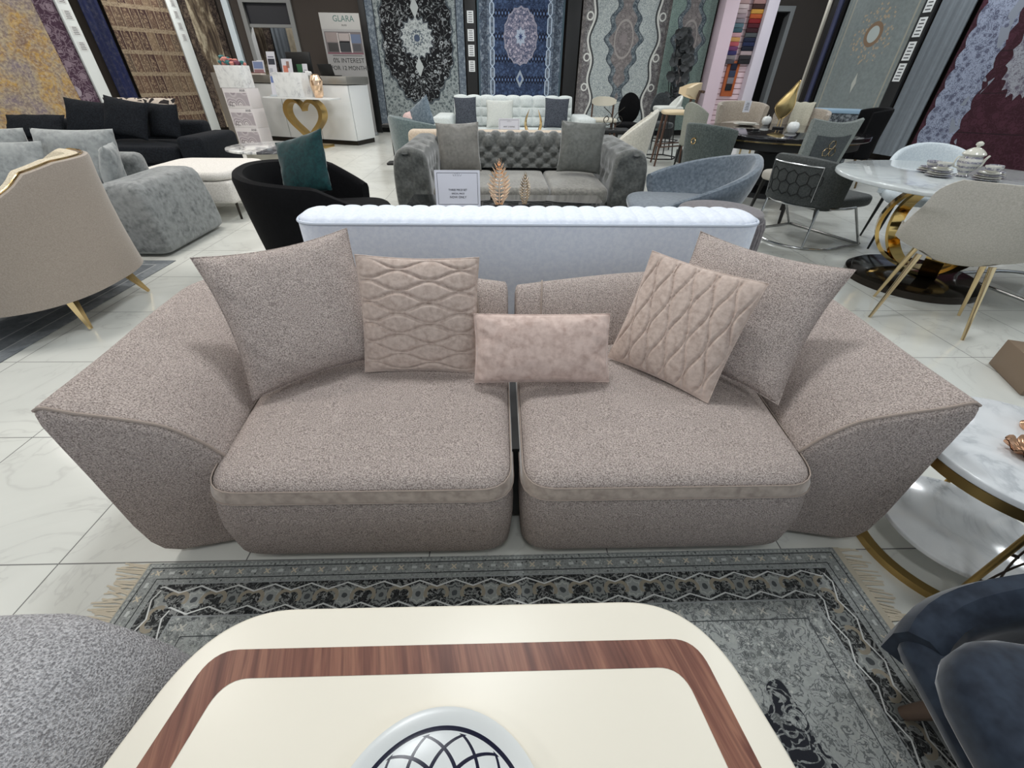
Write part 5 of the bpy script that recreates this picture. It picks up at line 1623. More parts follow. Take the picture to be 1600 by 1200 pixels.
for q, s in ((0.05, 1), (.35, 1), (.65, 1), (.9, 1), (1.0, 0), (.9, -1), (.65, -1), (.35, -1), (.05, -1)):
    rings.append([(cxs + (x - cxs) * q, s * bulge(q), czs + (z - czs) * q) for x, z in eo])
m.loft(rings, True, True, True); part('flame', m, AG, fl_)
m = M(); m.tube([(x, 0, z) for x, z in eo], .006, 6, True); part('rim', m, GOLD, fl_)
pb = thing('napkin_holder', 'small black holder near the left edge of the black dining table', 'holder', (3.18, 5.95, .7505), .3)
part('tray', M().box(-.05, .05, -.03, .03, 0, .012, .003), DARK, pb)
part('clip', M().box(-.04, .04, -.01, .01, .012, .04, .003), DARK, pb)

# ------------------------------------------------------------------ chairs round the black table
EMB = fabric('mist_grey_weave', rgb(124, 130, 127), rgb(148, 153, 149), 90, .85, .08)
EMBD = fabric('slate_grey_weave', rgb(76, 80, 82), rgb(94, 98, 99), 90, .85, .08)
ec = thing('dining_chair', 'grey dining chair with dark panel and hexagon emblem on its curved back', 'chair', (3.27, 5.0, 0), radians(12))
def eback(u, v, side):
    s = 2 * u - 1
    w_ = .245 + .05 * v
    top = .955 - .03 * abs(s) ** 1.0 * 0 + .022 * (abs(s) ** 2) - .012 * cos(s * pi) * .5
    z = .43 + (top - .43) * v
    y = -.24 - .07 * v - .0 + .05 * s * s
    return (s * w_, y + side * .022, z)
m = M(); m.sheet(lambda u, v: eback(u, v, 1), 24, 16); m.sheet(lambda u, v: eback(u, v, -1), 24, 16)
for v in (0, 1): m.loft([[eback(i / 24, v, 1) for i in range(25)], [eback(i / 24, v, -1) for i in range(25)]], False, False, False)
for u in (0, 1): m.loft([[eback(u, i / 16, 1) for i in range(17)], [eback(u, i / 16, -1) for i in range(17)]], False, False, False)
part('back', m, EMB, ec)
def epan(u, v, o_):
    uu = .14 + .72 * u; vv = .26 + .52 * v
    x, y, z = eback(uu, vv, -1); return (x, y - o_, z)
m = M(); m.sheet(lambda u, v: epan(u, v, .006), 16, 8)
for v in (0, 1): m.loft([[epan(i / 16, v, .006) for i in range(17)], [epan(i / 16, v, 0) for i in range(17)]], False, False, False)
for u in (0, 1): m.loft([[epan(u, i / 8, .006) for i in range(9)], [epan(u, i / 8, 0) for i in range(9)]], False, False, False)
part('back_panel', m, EMBD, ec, 'dark inset panel')
m = M()
for cx_, cz_ in ((-.045, .70), (.03, .70), (-.008, .765)):
    q = [(cx_ + .038 * cos(radians(60 * i)), cz_ + .038 * sin(radians(60 * i))) for i in range(6)]
    m.tube([(lambda P_: (P_[0], P_[1] - .011, P_[2]))(eback(.5 + x / (2 * (.245 + .05 * (z - .43) / .515)), (z - .43) / .515, -1)) for x, z in q], .0035, 5, True)
part('hexagon_emblem', m, GL, ec, 'three linked hexagons in pale metal')
m = M(); m.tube([eback(i / 24, 1, 0) for i in range(25)], .010, 6); part('top_welt', m, EMB, ec)
part('seat_cushion', cushion(.25, .25, .37, .47, .035, .015, outline=rrect(.25, .26, .08, 6)), GREIGE, ec)
for x, y in ((.2, .2), (-.2, .2), (.2, -.2), (-.2, -.2)):
    part('leg', leg_mesh(x, y, 0, .38, .015, .026, .03 * sgn(x), .05 * sgn(y), sq=True), plain('black_wood', rgb(18, 16, 16), .35), ec, angle=20)
CHG = fabric('grey_green_pleat', rgb(66, 74, 72), rgb(90, 98, 95), 60, .75, .05, sheen=.3)
ch = thing('dining_chair', 'grey green pleated dining chair with ring pull, left of the black dining table', 'chair', (2.62, 5.85, 0), radians(-62))
m = shell(.27, .27, 1.75, .40, lambda t: .86 - .06 * abs(t) ** 2, .05, flare=.08, p=2.6, n=144)
pts = []
for i, p in enumerate(m.v):
    ri = i // 15; f = 1 + .012 * abs(sin(ri * pi / 4)); pts.append((p[0] * f, p[1] * f, p[2]))
m.v = pts
part('pleated_back', m, CHG, ch, angle=70)
part('seat_cushion', cushion(.24, .24, .37, .47, .03, .015, outline=rrect(.24, .25, .1, 6, 0, .02)), CHG, ch)
m = M(); m.tube([(.0 + .03 * cos(a), -.330, .68 + .03 * sin(a)) for a in [2 * pi * i / 20 for i in range(20)]], .005, 6, True); m.tube([(0, -.29, .705), (0, -.335, .71)], .008, 6)
part('ring_pull', m, GOLD, ch)
for x in (-.19, .19):
    for y in (-.19, .19): part('leg', leg_mesh(x, y, 0, .38, .012, .02, .03 * sgn(x), .03 * sgn(y)), BLACKF, ch)
GB2 = fabric('sage_beige_weave', rgb(134, 136, 126), rgb(154, 155, 145), 90, .85, .08)
c2 = thing('dining_chair', 'pale sage dining chair with wavy high back, left of the pleated chair', 'chair', (3.26, 7.85, 0), radians(-90))
part('back_shell', shell(.26, .25, 1.5, .40, lambda t: .97 - .10 * abs(t) ** 1.5 + .03 * sin(t * 4), .05, flare=.06, p=2.4, n=48), GB2, c2)
part('seat_cushion', cushion(.24, .24, .37, .47, .03, .015, outline=rrect(.24, .25, .1, 6, 0, .02)), GB2, c2)
for x in (-.18, .18):
    for y in (-.18, .18): part('leg', leg_mesh(x, y, 0, .38, .012, .02, .03 * sgn(x), .03 * sgn(y)), BLACKF, c2)
BG3 = fabric('oat_velvet', rgb(150, 140, 128), rgb(172, 162, 149), 60, .8, .05, sheen=.3)
c3 = thing('barrel_chair', 'oat beige barrel chair with hanging price tag, behind the black dining table', 'armchair', (4.18, 8.45, 0), radians(172))
part('shell', shell(.36, .33, 1.75, .40, lambda t: .97 - .05 * abs(t) ** 2, .07, flare=.10, p=2.4, n=48), BG3, c3)
part('seat_cushion', cushion(.28, .28, .38, .66, .06, .03, outline=rrect(.29, .30, .16, 8, 0, .03)), BG3, c3)
for x in (-.24, .24):
    for y in (-.22, .24): part('leg', leg_mesh(x, y, 0, .41, .014, .02), GL, c3)
tg = thing('hanging_price_tag', 'white price tag hanging on the oat beige barrel chair', 'tag', (4.04, 8.045, .86), 0)
part('card', M().box(-.055, .055, -.003, .003, -.02, .14), PAPER, tg)
part('print', M().merge(plate_lines(.09, .12, 5), Matrix.Translation((0, -.001, .06)) @ UPRIGHT), INKD, tg)
c4 = thing('barrel_chair', 'oat beige armchair partly under a cream throw, right of the gold sculpture', 'armchair', (4.62, 7.45, 0), radians(140))
part('shell', shell(.34, .32, 1.8, .35, lambda t: .93 - .06 * abs(t) ** 2, .07, flare=.08, p=2.6, n=48), BG3, c4)
part('seat_cushion', cushion(.27, .27, .34, .48, .05, .03, outline=rrect(.27, .29, .14, 8, 0, .03)), BG3, c4)
for x in (-.22, .22):
    for y in (-.2, .22): part('leg', leg_mesh(x, y, 0, .36, .014, .02), BLACKF, c4)
THR = fabric('cream_throw_knit', rgb(168, 164, 148), rgb(190, 186, 170), 90, .95, .2)
th_ = thing('throw_blanket', 'cream throw blanket draped over the back of the oat beige armchair', 'blanket', (4.62, 7.45, 0), radians(140))
m = M()
pr = spline([(-.245, .50, 0), (-.262, .72, 0), (-.285, .90, 0), (-.345, .965, 0), (-.415, .90, 0), (-.405, .70, 0), (-.385, .58, 0)], 40)
def thr(u, v, o_):
    o_ += .016
    p = pr[min(39, int(v * 39.999))] if v < 1 else pr[39]
    x = -.09 + .27 * u; sag = .006 * sin(u * 14)
    c = Vector((-.33, .75, 0)); d = (Vector((p.x, p.y, 0)) - c).normalized()
    return (x, p.x + d.x * (o_ + sag) + 1.5 * x * x, p.y + d.y * (o_ + sag))
m.sheet(lambda u, v: thr(u, v, .018), 16, 39); m.sheet(lambda u, v: thr(u, v, .006), 16, 39)
for u in (0, 1): m.loft([[thr(u, i / 39, .018) for i in range(40)], [thr(u, i / 39, .006) for i in range(40)]], False, False, False)
for v in (0, 1): m.loft([[thr(i / 16, v, .018) for i in range(17)], [thr(i / 16, v, .006) for i in range(17)]], False, False, False)
part('knit', m, THR, th_, angle=70)
c5 = thing('dining_chair', 'black velvet dining chair with broad back, in front of the black label post', 'chair', (5.12, 6.85, 0), radians(68))
part('back_shell', shell(.29, .27, 1.45, .40, lambda t: .99 - .05 * abs(t) ** 2.5, .06, flare=.08, p=3.0, n=48), BLKV, c5)
part('seat_cushion', cushion(.26, .26, .37, .48, .03, .015, outline=rrect(.26, .27, .1, 6, 0, .02)), BLKV, c5)
for x in (-.2, .2):
    for y in (-.2, .2): part('leg', leg_mesh(x, y, 0, .38, .012, .02, .03 * sgn(x), .03 * sgn(y)), plain('bronze_leg', rgb(120, 98, 70), .3, .9), c5)
k = NT('dark_scroll_panel'); k.obj()
k.color(k.mix(floral(k, 20.0), rgb(52, 58, 64), rgb(140, 146, 150))); k.set(Roughness=.7)
bc = thing('console_cabinet', 'pale blue topped cabinet with dark scroll front, right of the cream throw', 'cabinet', (5.46, 7.85, 0), radians(-20))
part('body', M().box(-.30, .30, -.2, .2, 0, .86, .005), k.m, bc)
part('top', M().box(-.33, .33, -.22, .22, .86, .91, .006), plain('pale_blue_lacquer', rgb(150, 178, 200), .3), bc)

# ------------------------------------------------------------------ bar stools and small chairs at the back
BLEG = plain('brown_stool_wood', rgb(78, 54, 42), .45)
CRM = plain('cream_leather', rgb(220, 200, 166), .5)
s1 = thing('bar_stool', 'cream leather bar stool with brown wooden legs and curved backrest', 'stool', (3.06, 8.45, 0), radians(82))
part('seat', cushion(.25, .22, .775, .835, .028, .01, outline=rrect(.23, .25, .14, 8)), CRM, s1)
for x, y in ((.17, .19), (-.17, .19)): part('leg', leg_mesh(x, y, 0, .775, .016, .022, .04 * sgn(x), .06), BLEG, s1)
for x in (-.20, .20): part('leg', M().tube([(x * 1.12, -.27, 0), (x, -.20, .78), (x, -.25, 1.12)], [.016, .022, .02], 10), BLEG, s1)
m = M(); m.tube([(.19, .22, .30), (-.19, .22, .30)], .012, 8); m.tube([(.20, .22, .30), (.21, -.25, .34)], .011, 8); m.tube([(-.20, .22, .30), (-.21, -.25, .34)], .011, 8)
part('footrest', m, BLEG, s1)
def curved_back(w_, z0, z1, y0, d, th, mat, t, name='backrest'):
    m = M()
    def f(u, v, s):
        a = -1 + 2 * u; z = z0 + (z1 - z0) * v
        zz = (z0 + z1) / 2 + (z - (z0 + z1) / 2) * max(.15, (1 - abs(a) ** 3)) ** .5
        return (a * w_, y0 + d * a * a + s * th / 2, zz)
    m.sheet(lambda u, v: f(u, v, 1), 24, 8); m.sheet(lambda u, v: f(u, v, -1), 24, 8)
    for v in (0, 1): m.loft([[f(i / 24, v, 1) for i in range(25)], [f(i / 24, v, -1) for i in range(25)]], False, False, False)
    for u in (0, 1): m.loft([[f(u, i / 8, 1) for i in range(9)], [f(u, i / 8, -1) for i in range(9)]], False, False, False)
    return part(name, m, mat, t)
curved_back(.28, .99, 1.22, -.28, .24, .05, CRM, s1)
m = M(); m.tube([(-.25, -.30, 1.10), (0, -.33, 1.10), (.25, -.30, 1.10)], .02, 8); part('back_rail', m, BLEG, s1)
WLE = plain('white_leather', rgb(210, 212, 206), .5)
s2 = thing('bar_stool', 'white bar stool on black hexagonal wire frame behind the cream stool', 'stool', (3.17, 9.28, 0), radians(88))
part('seat', cushion(.22, .22, .77, .85, .03, .01, outline=rrect(.22, .24, .08, 6)), WLE, s2)
part('backrest', shell(.23, .22, 1.2, .80, lambda t: 1.02 - .16 * abs(t) ** 2, .05, flare=.05, p=2.2, n=32), WLE, s2)
hx_ = [(.34 * cos(radians(60 * i + 30)), .34 * sin(radians(60 * i + 30)), .012) for i in range(6)]
m = M(); m.tube(hx_, .011, 6, True); m.tube([(x * .9, y * .9, .30) for x, y, z in hx_], .009, 6, True); part('floor_frame', m, DARK, s2)
for i in (0, 2, 3, 5):
    part('leg', M().tube([hx_[i], (hx_[i][0] * .55, hx_[i][1] * .55, .77)], .011, 6), DARK, s2)
single('lantern_base', M().box(-.19, .19, -.14, .14, 0, .20, .006), plain('slate_lantern', rgb(72, 76, 74), .6), 'low slate grey box on the floor beside the cream bar stool', 'box', (3.55, 8.75, 0), .2)
for lab, x, y, mat, zt, rz_ in (('black velvet chair with tall oval back in front of the pale scroll rug', 2.72, 10.3, BLKV, 1.02, 170), ('dark grey velvet chair with oval back, right of the black oval chair', 3.50, 10.55, fabric('dark_grey_velvet', rgb(44, 48, 50), rgb(64, 68, 70), 40, .7, .05, sheen=.3), 1.02, 185)):
    t = thing('oval_back_chair', lab, 'chair', (x, y, 0), radians(rz_))
    m = M(); n = 40; rings = []
    for s_, q in ((-.03, .9), (-.02, 1), (.02, 1), (.03, .9)):
        rings.append([(.22 * q * cos(2 * pi * i / n), -.22 + s_ + .10 * (cos(2 * pi * i / n)) ** 2, .74 + (zt - .74) * q * sin(2 * pi * i / n)) for i in range(n)])
    m.loft(rings); part('oval_back', m, mat, t)
    part('seat_cushion', cushion(.24, .24, .40, .50, .04, .02, outline=rrect(.24, .25, .14, 8)), mat, t)
    for x_ in (-.18, .18):
        for y_ in (-.18, .18): part('leg', leg_mesh(x_, y_, 0, .41, .012, .018, .03 * sgn(x_), .03 * sgn(y_)), BLACKF, t)
cd = thing('dining_chair', 'cream and dark wood dining chair in front of the pale scroll rug', 'chair', (2.10, 9.85, 0), radians(178))
part('seat', cushion(.25, .24, .55, .61, .025, .01, outline=rrect(.25, .25, .1, 6)), CRM if False else plain('bone_leather', rgb(206, 200, 184), .5), cd)
curved_back(.24, .80, .96, -.24, .12, .04, plain('bone_leather', rgb(206, 200, 184), .5), cd)
for x in (-.21, .21):
    part('leg', M().tube([(x * 1.05, -.24, 0), (x, -.2, .5), (x, -.2, .86)], .018, 8), BLEG, cd)
    part('leg', leg_mesh(x, .2, 0, .55, .014, .02, .02 * sgn(x), .03), BLEG, cd)
ca = thing('candelabra', 'curly dark metal candelabra on a low table before the cream dining chair', 'candelabra', (2.10, 9.0, .5005))
m = M(); m.lathe([(.08, 0), (.06, .012), (.012, .02), (.01, .16)], 16); part('stem', m, BRNZ, ca)
for s in (-1, 1):
    m = M(); m.tube(spline([(0, 0, .10), (s * .10, 0, .06), (s * .17, 0, .14), (s * .12, 0, .20), (s * .08, 0, .16), (s * .11, 0, .12)], 24), .008, 6)
    m.tube(spline([(0, 0, .15), (s * .06, 0, .24), (s * .14, 0, .30), (s * .19, 0, .34)], 16), .007, 6); part('arm', m, BRNZ, ca)
tl = thing('end_table', 'dark end table under the candelabra, right of the white tufted sofa', 'table', (2.14, 9.0, 0))
part('tabletop', M().box(-.30, .30, -.26, .26, .46, .50, .006), DARK, tl)
for x in (-.26, .26):
    for y in (-.22, .22): part('leg', leg_mesh(x, y, 0, .46, .014, .014), DARK, tl)
STN = plain('slate_petal', rgb(58, 60, 62), .6)
fa_ = thing('flower_sculpture', 'tall arrangement of dark grey artificial flowers against the back wall', 'artificial plant', (4.36, 12.55, 0))
part('vase', M().lathe([(.14, 0), (.18, .1), (.16, .5), (.10, .62), (.12, .66)], 24), DARK, fa_)
rnd = random.Random(77)
fm = M(); fm.lathe([(.004, 0), (.05, .02), (.085, .06), (.09, .08), (.05, .06), (.004, .04)], 7)
FME = fm.mesh('blossom', smooth=False); FME.materials.append(STN)
for i in range(64):
    o = part('blossom', FME, STN, fa_); z = rnd.uniform(.62, 2.15); q = .34 * (1 - .5 * (z - .6) / 1.6)
    o.location = (rnd.uniform(-q, q) * .8, rnd.uniform(-.2, .12), z); o.rotation_euler = (rnd.uniform(.6, 2.0), rnd.uniform(-.6, .6), rnd.uniform(-.6, .6)); s_ = rnd.uniform(.7, 1.25); o.scale = (s_, s_, s_)
m = M()
for i in range(9): m.tube([(rnd.uniform(-.05, .05), 0, .5), (rnd.uniform(-.25, .25), rnd.uniform(-.1, .1), rnd.uniform(1.2, 2.1))], .008, 5)
part('stem', m, DARK, fa_)

# ------------------------------------------------------------------ pink fabric display on the back wall
PINKW = plain('pale_pink_board', rgb(226, 200, 206), .6)
PINKP = plain('pink_white_column', rgb(216, 208, 218), .55)
fd = thing('fabric_display', 'tall pale pink fabric sample display with orange panel at the back wall', 'display', (5.84, 12.95, 0))
part('column', M().box(-.62, -.30, -.22, .22, 0, 3.3, .005), plain('pink_column', rgb(222, 200, 210), .55), fd)
part('column', M().box(.36, .62, -.22, .22, 0, 3.3, .005), PINKP, fd)
part('slat_board', M().box(-.30, .36, .0, .2, 0, 3.3), PINKW, fd)
m = M()
for i in range(22): m.box(-.298, .358, -.004, .0, .25 + .115 * i, .262 + .115 * i)
part('slat_groove', m, plain('groove_brown', rgb(110, 70, 64), .7), fd)
part('orange_panel', M().box(-.14, .16, -.05, -.006, .90, 1.62, .003), plain('orange_panel', rgb(178, 92, 46), .6), fd)
G2 = 'fabric samples on the pink display'
def sample(name, x0, x1, z, h_, c):
    m = M(); m.box(x0, x1, -.11, -.052, z, z + h_ * .94, .012, 3)
    single('fabric_sample', m, plain('cloth_%d_%d_%d' % c, rgb(*c), .85), name, 'fabric sample', (5.84, 12.95, 0))
left = [((74, 70, 76), 'charcoal'), ((128, 120, 122), 'grey'), ((52, 46, 96), 'violet blue'), ((110, 58, 100), 'plum'), ((178, 84, 92), 'coral'), ((196, 148, 90), 'sand gold'), ((196, 150, 156), 'rose'), ((58, 88, 98), 'dark teal'), ((82, 108, 118), 'smoky teal'), ((132, 124, 132), 'mauve grey'), ((158, 140, 146), 'dusky lilac'), ((184, 166, 168), 'powder pink'), ((206, 188, 188), 'pale pink'), ((180, 150, 148), 'dusty rose'), ((168, 138, 136), 'old rose'), ((188, 160, 154), 'blush')]
right = [((26, 26, 30), 'black'), ((44, 42, 46), 'anthracite'), ((168, 150, 152), 'ash pink'), ((18, 22, 40), 'midnight'), ((26, 36, 72), 'navy'), ((22, 30, 56), 'dark navy'), ((74, 78, 80), 'lead grey'), ((54, 20, 28), 'deep burgundy'), ((78, 18, 30), 'maroon'), ((128, 26, 32), 'red'), ((178, 84, 40), 'orange'), ((196, 146, 64), 'golden'), ((62, 36, 32), 'dark brown'), ((166, 128, 124), 'brown pink'), ((188, 158, 150), 'shell pink'), ((176, 148, 144), 'rose beige')]
for i, (c, nme) in enumerate(left):
    sample(nme + ' fabric sample in the left column of the pink display', -.29, -.03, 1.56 + .085 * i, .085, c)
for i, (c, nme) in enumerate(right):
    sample(nme + ' fabric sample in the right column of the pink display', .07, .355, 1.56 + .085 * i, .085, c)
for i, (c, nme) in enumerate([((28, 28, 34), 'black'), ((120, 116, 122), 'light grey'), ((52, 60, 84), 'slate blue'), ((24, 28, 48), 'ink blue')]):
    m = M(); m.box(-.07, .09, -.075, -.051, 1.02 + .14 * i, 1.02 + .14 * i + .132, .006)
    single('fabric_sample', m, plain('cloth_%d_%d_%d' % c, rgb(*c), .85), nme + ' fabric sample on the orange panel of the pink display', 'fabric sample', (5.84, 12.95, 0))
# ------------------------------------------------------------------ reception counter
def at2(o, rz, p):
    c, s = cos(rz), sin(rz); return (o[0] + p[0] * c - p[1] * s, o[1] + p[0] * s + p[1] * c, p[2] if len(p) > 2 else 0)
CO = (-3.05, 10.5); CR = radians(-19)      # front right corner; local -X runs along the front
PANEL = plain('white_gloss_panel', rgb(222, 224, 224), .2)
STEEL = plain('brushed_champagne', rgb(150, 148, 142), .35, .6)
cn = thing('reception_counter', 'white panelled reception counter with metallic top band, rear left', 'counter', (*CO, 0), CR)
xs = [-2.55, -1.72, -.86, 0.0]
for a, b in zip(xs[:-1], xs[1:]):
    part('front_panel', M().box(a + .008, b - .008, 0.0, .03, .09, 1.07, .003), PANEL, cn)
part('end_panel', M().box(-.03, -.0, .045, .72, .09, 1.07, .003), PANEL, cn)
part('carcass', M().box(-2.55, -.031, .031, .72, .07, 1.075), DARK, cn)
part('top_band', M().box(-2.56, .02, -.03, .76, 1.085, 1.215, .004), STEEL, cn)
part('plinth', M().box(-2.5, -.02, .05, .70, 0, .08), plain('dark_bronze', rgb(58, 54, 50), .35, .8), cn)
def cpos(x, y, z): return at2(CO, CR, (x, y, z))
TOPZ = 1.217
# monitor, laptop and counter-top displays
mo = thing('monitor', 'black monitor seen from behind on the reception counter', 'monitor', cpos(-1.40, .45, TOPZ), CR)
part('screen_shell', M().box(-.30, .30, -.02, .02, .05, .40, .01), plain('black_plastic', rgb(20, 21, 23), .45), mo)
part('stand', M().box(-.03, .03, .0, .03, .01, .12), plain('black_plastic', rgb(20, 21, 23), .45), mo)
part('foot', M().box(-.12, .12, -.06, .10, 0, .012, .003), plain('black_plastic', rgb(20, 21, 23), .45), mo)
lp = thing('laptop', 'open black laptop at the right end of the reception counter', 'laptop', cpos(-.66, .36, TOPZ), CR)
part('keyboard_base', M().box(-.17, .17, -.02, .22, 0, .016, .004), plain('black_plastic', rgb(20, 21, 23), .45), lp)
part('lid', M().merge(M().box(-.17, .17, -.008, .0, 0, .20, .003), Matrix.Translation((0, -.02, .014)) @ Matrix.Rotation(.35, 4, 'X')), plain('black_plastic', rgb(20, 21, 23), .45), lp)
def flyer(name, label, x, y, w_, h_, cols, z=TOPZ, lean=.15, cat='leaflet'):
    """upright printed card; cols: list of (x0, x1, y0, y1, colour) patches in 0..1"""
    t = thing(name, label, cat, cpos(x, y, z), CR)
    R = Matrix.Rotation(pi / 2 - lean, 4, 'X')
    part('sheet', M().merge(M().box(-w_ / 2, w_ / 2, 0, h_, -.003, .003), R), PAPER, t)
    part('easel', M().box(-w_ / 3, w_ / 3, .0, .05, 0, .008), plain('clear_acrylic', rgb(196, 204, 210), .1), t)
    for i, (x0, x1, y0, y1, c) in enumerate(cols):
        part('picture', M().merge(M().box(-w_ / 2 + w_ * x0, -w_ / 2 + w_ * x1, h_ * y0, h_ * y1, .003, .0042), R), plain('print_%d_%d_%d' % c, rgb(*c), .6), t)
    return t
flyer('leaflet', 'tall white leaflet with dark car picture, left of the monitor', -1.84, .10, .21, .40, [(.1, .9, .45, .7, (52, 54, 66)), (.15, .85, .75, .8, (110, 112, 130)), (.1, .5, .1, .3, (176, 180, 190))])
flyer('leaflet', 'white leaflet with orange blossom picture, in front of the monitor', -1.46, .10, .26, .28, [(.1, .55, .15, .6, (208, 128, 108)), (.45, .72, .45, .85, (150, 118, 108)), (.3, .8, .04, .1, (90, 84, 84))])
flyer('leaflet', 'small white card with dark picture, right of the monitor', -1.04, .12, .12, .20, [(.1, .9, .1, .35, (60, 62, 66)), (.2, .8, .45, .5, (120, 120, 124))])
flyer('leaflet', 'blue landscape leaflet at the left end of the reception counter', -2.22, .12, .28, .24, [(.05, .95, .45, .95, (120, 136, 172)), (.05, .95, .1, .4, (150, 116, 120))])
flyer('leaflet', 'narrow leaflet rack card behind the marble flower box', -2.46, .45, .18, .26, [(.1, .9, .2, .9, (128, 134, 128))])
bk = thing('leaflet_pile', 'pile of leaflets with red cover beside the counter plant', 'leaflets', cpos(-2.16, -.0, TOPZ), CR)
part('leaflet', M().box(-.12, .12, -.05, .10, 0, .03, .002), plain('cream_paper', rgb(206, 196, 188), .7), bk)
part('cover', M().box(-.12, .12, -.05, .10, .0305, .045, .002), plain('rust_print', rgb(128, 84, 84), .6), bk)
pl = thing('potted_plant', 'small green plant in a grey cube pot on the counter', 'plant', cpos(-2.0, .30, TOPZ), CR)
part('pot', M().box(-.06, .06, -.06, .06, 0, .10, .006), plain('grey_pot', rgb(104, 102, 98), .7), pl)
m = M(); rnd = random.Random(2)
for i in range(40):
    a = rnd.uniform(0, 6.28); r_ = rnd.uniform(.01, .06); h_ = rnd.uniform(.05, .12)
    m.add([(0, 0, .1), (r_ * cos(a) - .01 * sin(a), r_ * sin(a) + .01 * cos(a), .1 + h_ * .7), (r_ * 1.4 * cos(a), r_ * 1.4 * sin(a), .1 + h_), (r_ * cos(a) + .01 * sin(a), r_ * sin(a) - .01 * cos(a), .1 + h_ * .66)], [(0, 1, 2, 3)])
part('foliage', m, plain('plant_green', rgb(52, 84, 50), .6), pl, smooth=False)
gb = single('green_box', M().box(-.06, .06, -.05, .05, 0, .19, .004), plain('leaf_green_card', rgb(40, 92, 58), .6), 'dark green box right of the blossom leaflet', 'box', cpos(-1.19, .2, TOPZ), CR)
cb = thing('card_reader', 'white card reader in front of the laptop', 'card reader', cpos(-.90, .03, TOPZ), CR)
part('body', M().box(-.05, .05, -.05, .06, 0, .075, .02, 3), PANEL, cb)
part('keypad', M().box(-.03, .03, -.03, .01, .076, .08, .001), PLATE, cb)

# ------------------------------------------------------------------ heart console
HO = (-3.96, 10.36); 
HG = gold('antique_gold', (0.52, 0.36, 0.14, 1), .28)
hc = thing('heart_console', 'console table on a large gold heart in front of the reception counter', 'console table', (*HO, 0), CR)
part('shelf', M().box(-.80, .80, -.19, .17, .845, .87, .004), PANEL, hc)
def heart(t):
    x = 16 * sin(t) ** 3; y = 13 * cos(t) - 5 * cos(2 * t) - 2 * cos(3 * t) - cos(4 * t)
    return x / 16, (y + 17) / 29.2
hp = [heart(2 * pi * i / 120) for i in range(120)]
m = M(); rings = []
o_ = [(x * .47, .05 + z * .80) for x, z in hp]
def inn(q):
    cx, cz = 0.0, .46
    return [(cx + (x - cx) * q, cz + (z - cz) * q + .02) for x, z in o_]
i_ = inn(.80)
r0 = [(x, -.09, z) for x, z in o_]; r1 = [(x, .09, z) for x, z in o_]; r2 = [(x, .09, z) for x, z in i_]; r3 = [(x, -.09, z) for x, z in i_]
m.loft([r0, r1, r2, r3, r0], True, False, False)
part('gold_heart', m, HG, hc, angle=30)
part('base', M().box(-.42, .42, -.16, .16, 0, .05, .005), HG, hc)
def hpos(x, y, z): return at2(HO, CR, (x, y, z))
mb = thing('marble_box', 'white marble patterned box on the heart console', 'box', hpos(-.16, 0, .871), CR)
part('box', M().box(-.33, .33, -.12, .12, 0, .40, .004), marble('box_marble', rgb(228, 230, 230), rgb(166, 168, 172), 4.0, .3, .9), mb)
hl = thing('leaflet_holder', 'clear leaflet holder left of the marble box on the heart console', 'leaflet holder', hpos(-.60, -.02, .871), CR)
part('holder', M().box(-.10, .10, -.05, .05, 0, .03, .004), plain('clear_acrylic', rgb(196, 204, 210), .1), hl)
part('leaflet', M().merge(M().box(-.09, .09, 0, .32, -.003, .003), Matrix.Translation((0, 0, .03)) @ Matrix.Rotation(pi / 2 - .2, 4, 'X')), PAPER, hl)
part('picture', M().merge(M().box(-.08, .08, .20, .31, .003, .0045), Matrix.Translation((0, 0, .03)) @ Matrix.Rotation(pi / 2 - .2, 4, 'X')), plain('print_100_120_170', rgb(100, 120, 170), .6), hl)
gh = thing('gold_vase', 'faceted rose gold vase at the right end of the heart console', 'vase', hpos(.42, 0, .871), CR)
m = M(); m.lathe([(.06, 0), (.085, .04), (.10, .12), (.11, .20), (.115, .28), (.09, .36), (.05, .38)], 14)
rnd = random.Random(8)
m.v = [(x + rnd.uniform(-.012, .012), y + rnd.uniform(-.012, .012), z) for x, y, z in m.v]
part('body', m, LG, gh, smooth=False)

# ------------------------------------------------------------------ dinner-set boxes and flower box
BOXO = (-5.18, 10.45)
k = NT('box_print'); k.obj()
d = k.voro(5.5)
pic = k.ramp(d, [(0.0, rgb(150, 140, 144)), (0.18, rgb(226, 222, 224)), (0.26, rgb(120, 110, 116)), (0.36, rgb(206, 200, 204)), (0.46, rgb(140, 130, 138)), (0.56, rgb(196, 190, 194)), (0.7, rgb(170, 162, 168))])
k.color(pic); k.set(Roughness=.5); BOXPIC = k.m
for i in range(3):
    t = thing('dinner_set_box', ('lowest', 'middle', 'topmost')[i] + ' printed dinner set box in the stack left of the counter', 'box', (BOXO[0] - .0, BOXO[1], .002 + .335 * i), CR + .10)
    part('carton', M().box(-.28, .28, -.17, .17, 0, .333, .003), plain('carton_white', rgb(216, 212, 214), .55), t)
    part('picture', M().merge(M().box(-.25, .25, .045, .26, .0, .0012), Matrix.Translation((0, -.1702, 0)) @ UPRIGHT), BOXPIC, t)
    tx = M().merge(text_mesh('ANR', .062, .0006), Matrix.Translation((.17, -.1715, .297)) @ UPRIGHT)
    tx.merge(text_mesh('24 pcs' if i else '24', .05, .0006), Matrix.Translation((-.17, -.1715, .045)) @ UPRIGHT)
    part('lettering', tx, INKD, t)
fb2 = thing('flower_box', 'white marble patterned flower box on top of the dinner set boxes', 'planter', (BOXO[0] - .02, BOXO[1] - .0, 1.0085), CR + .10)
part('box', M().box(-.30, .26, -.15, .15, 0, .36, .004), marble('box_marble', rgb(228, 230, 230), rgb(166, 168, 172), 4.0, .3, .9), fb2)
m = M(); rnd = random.Random(12)
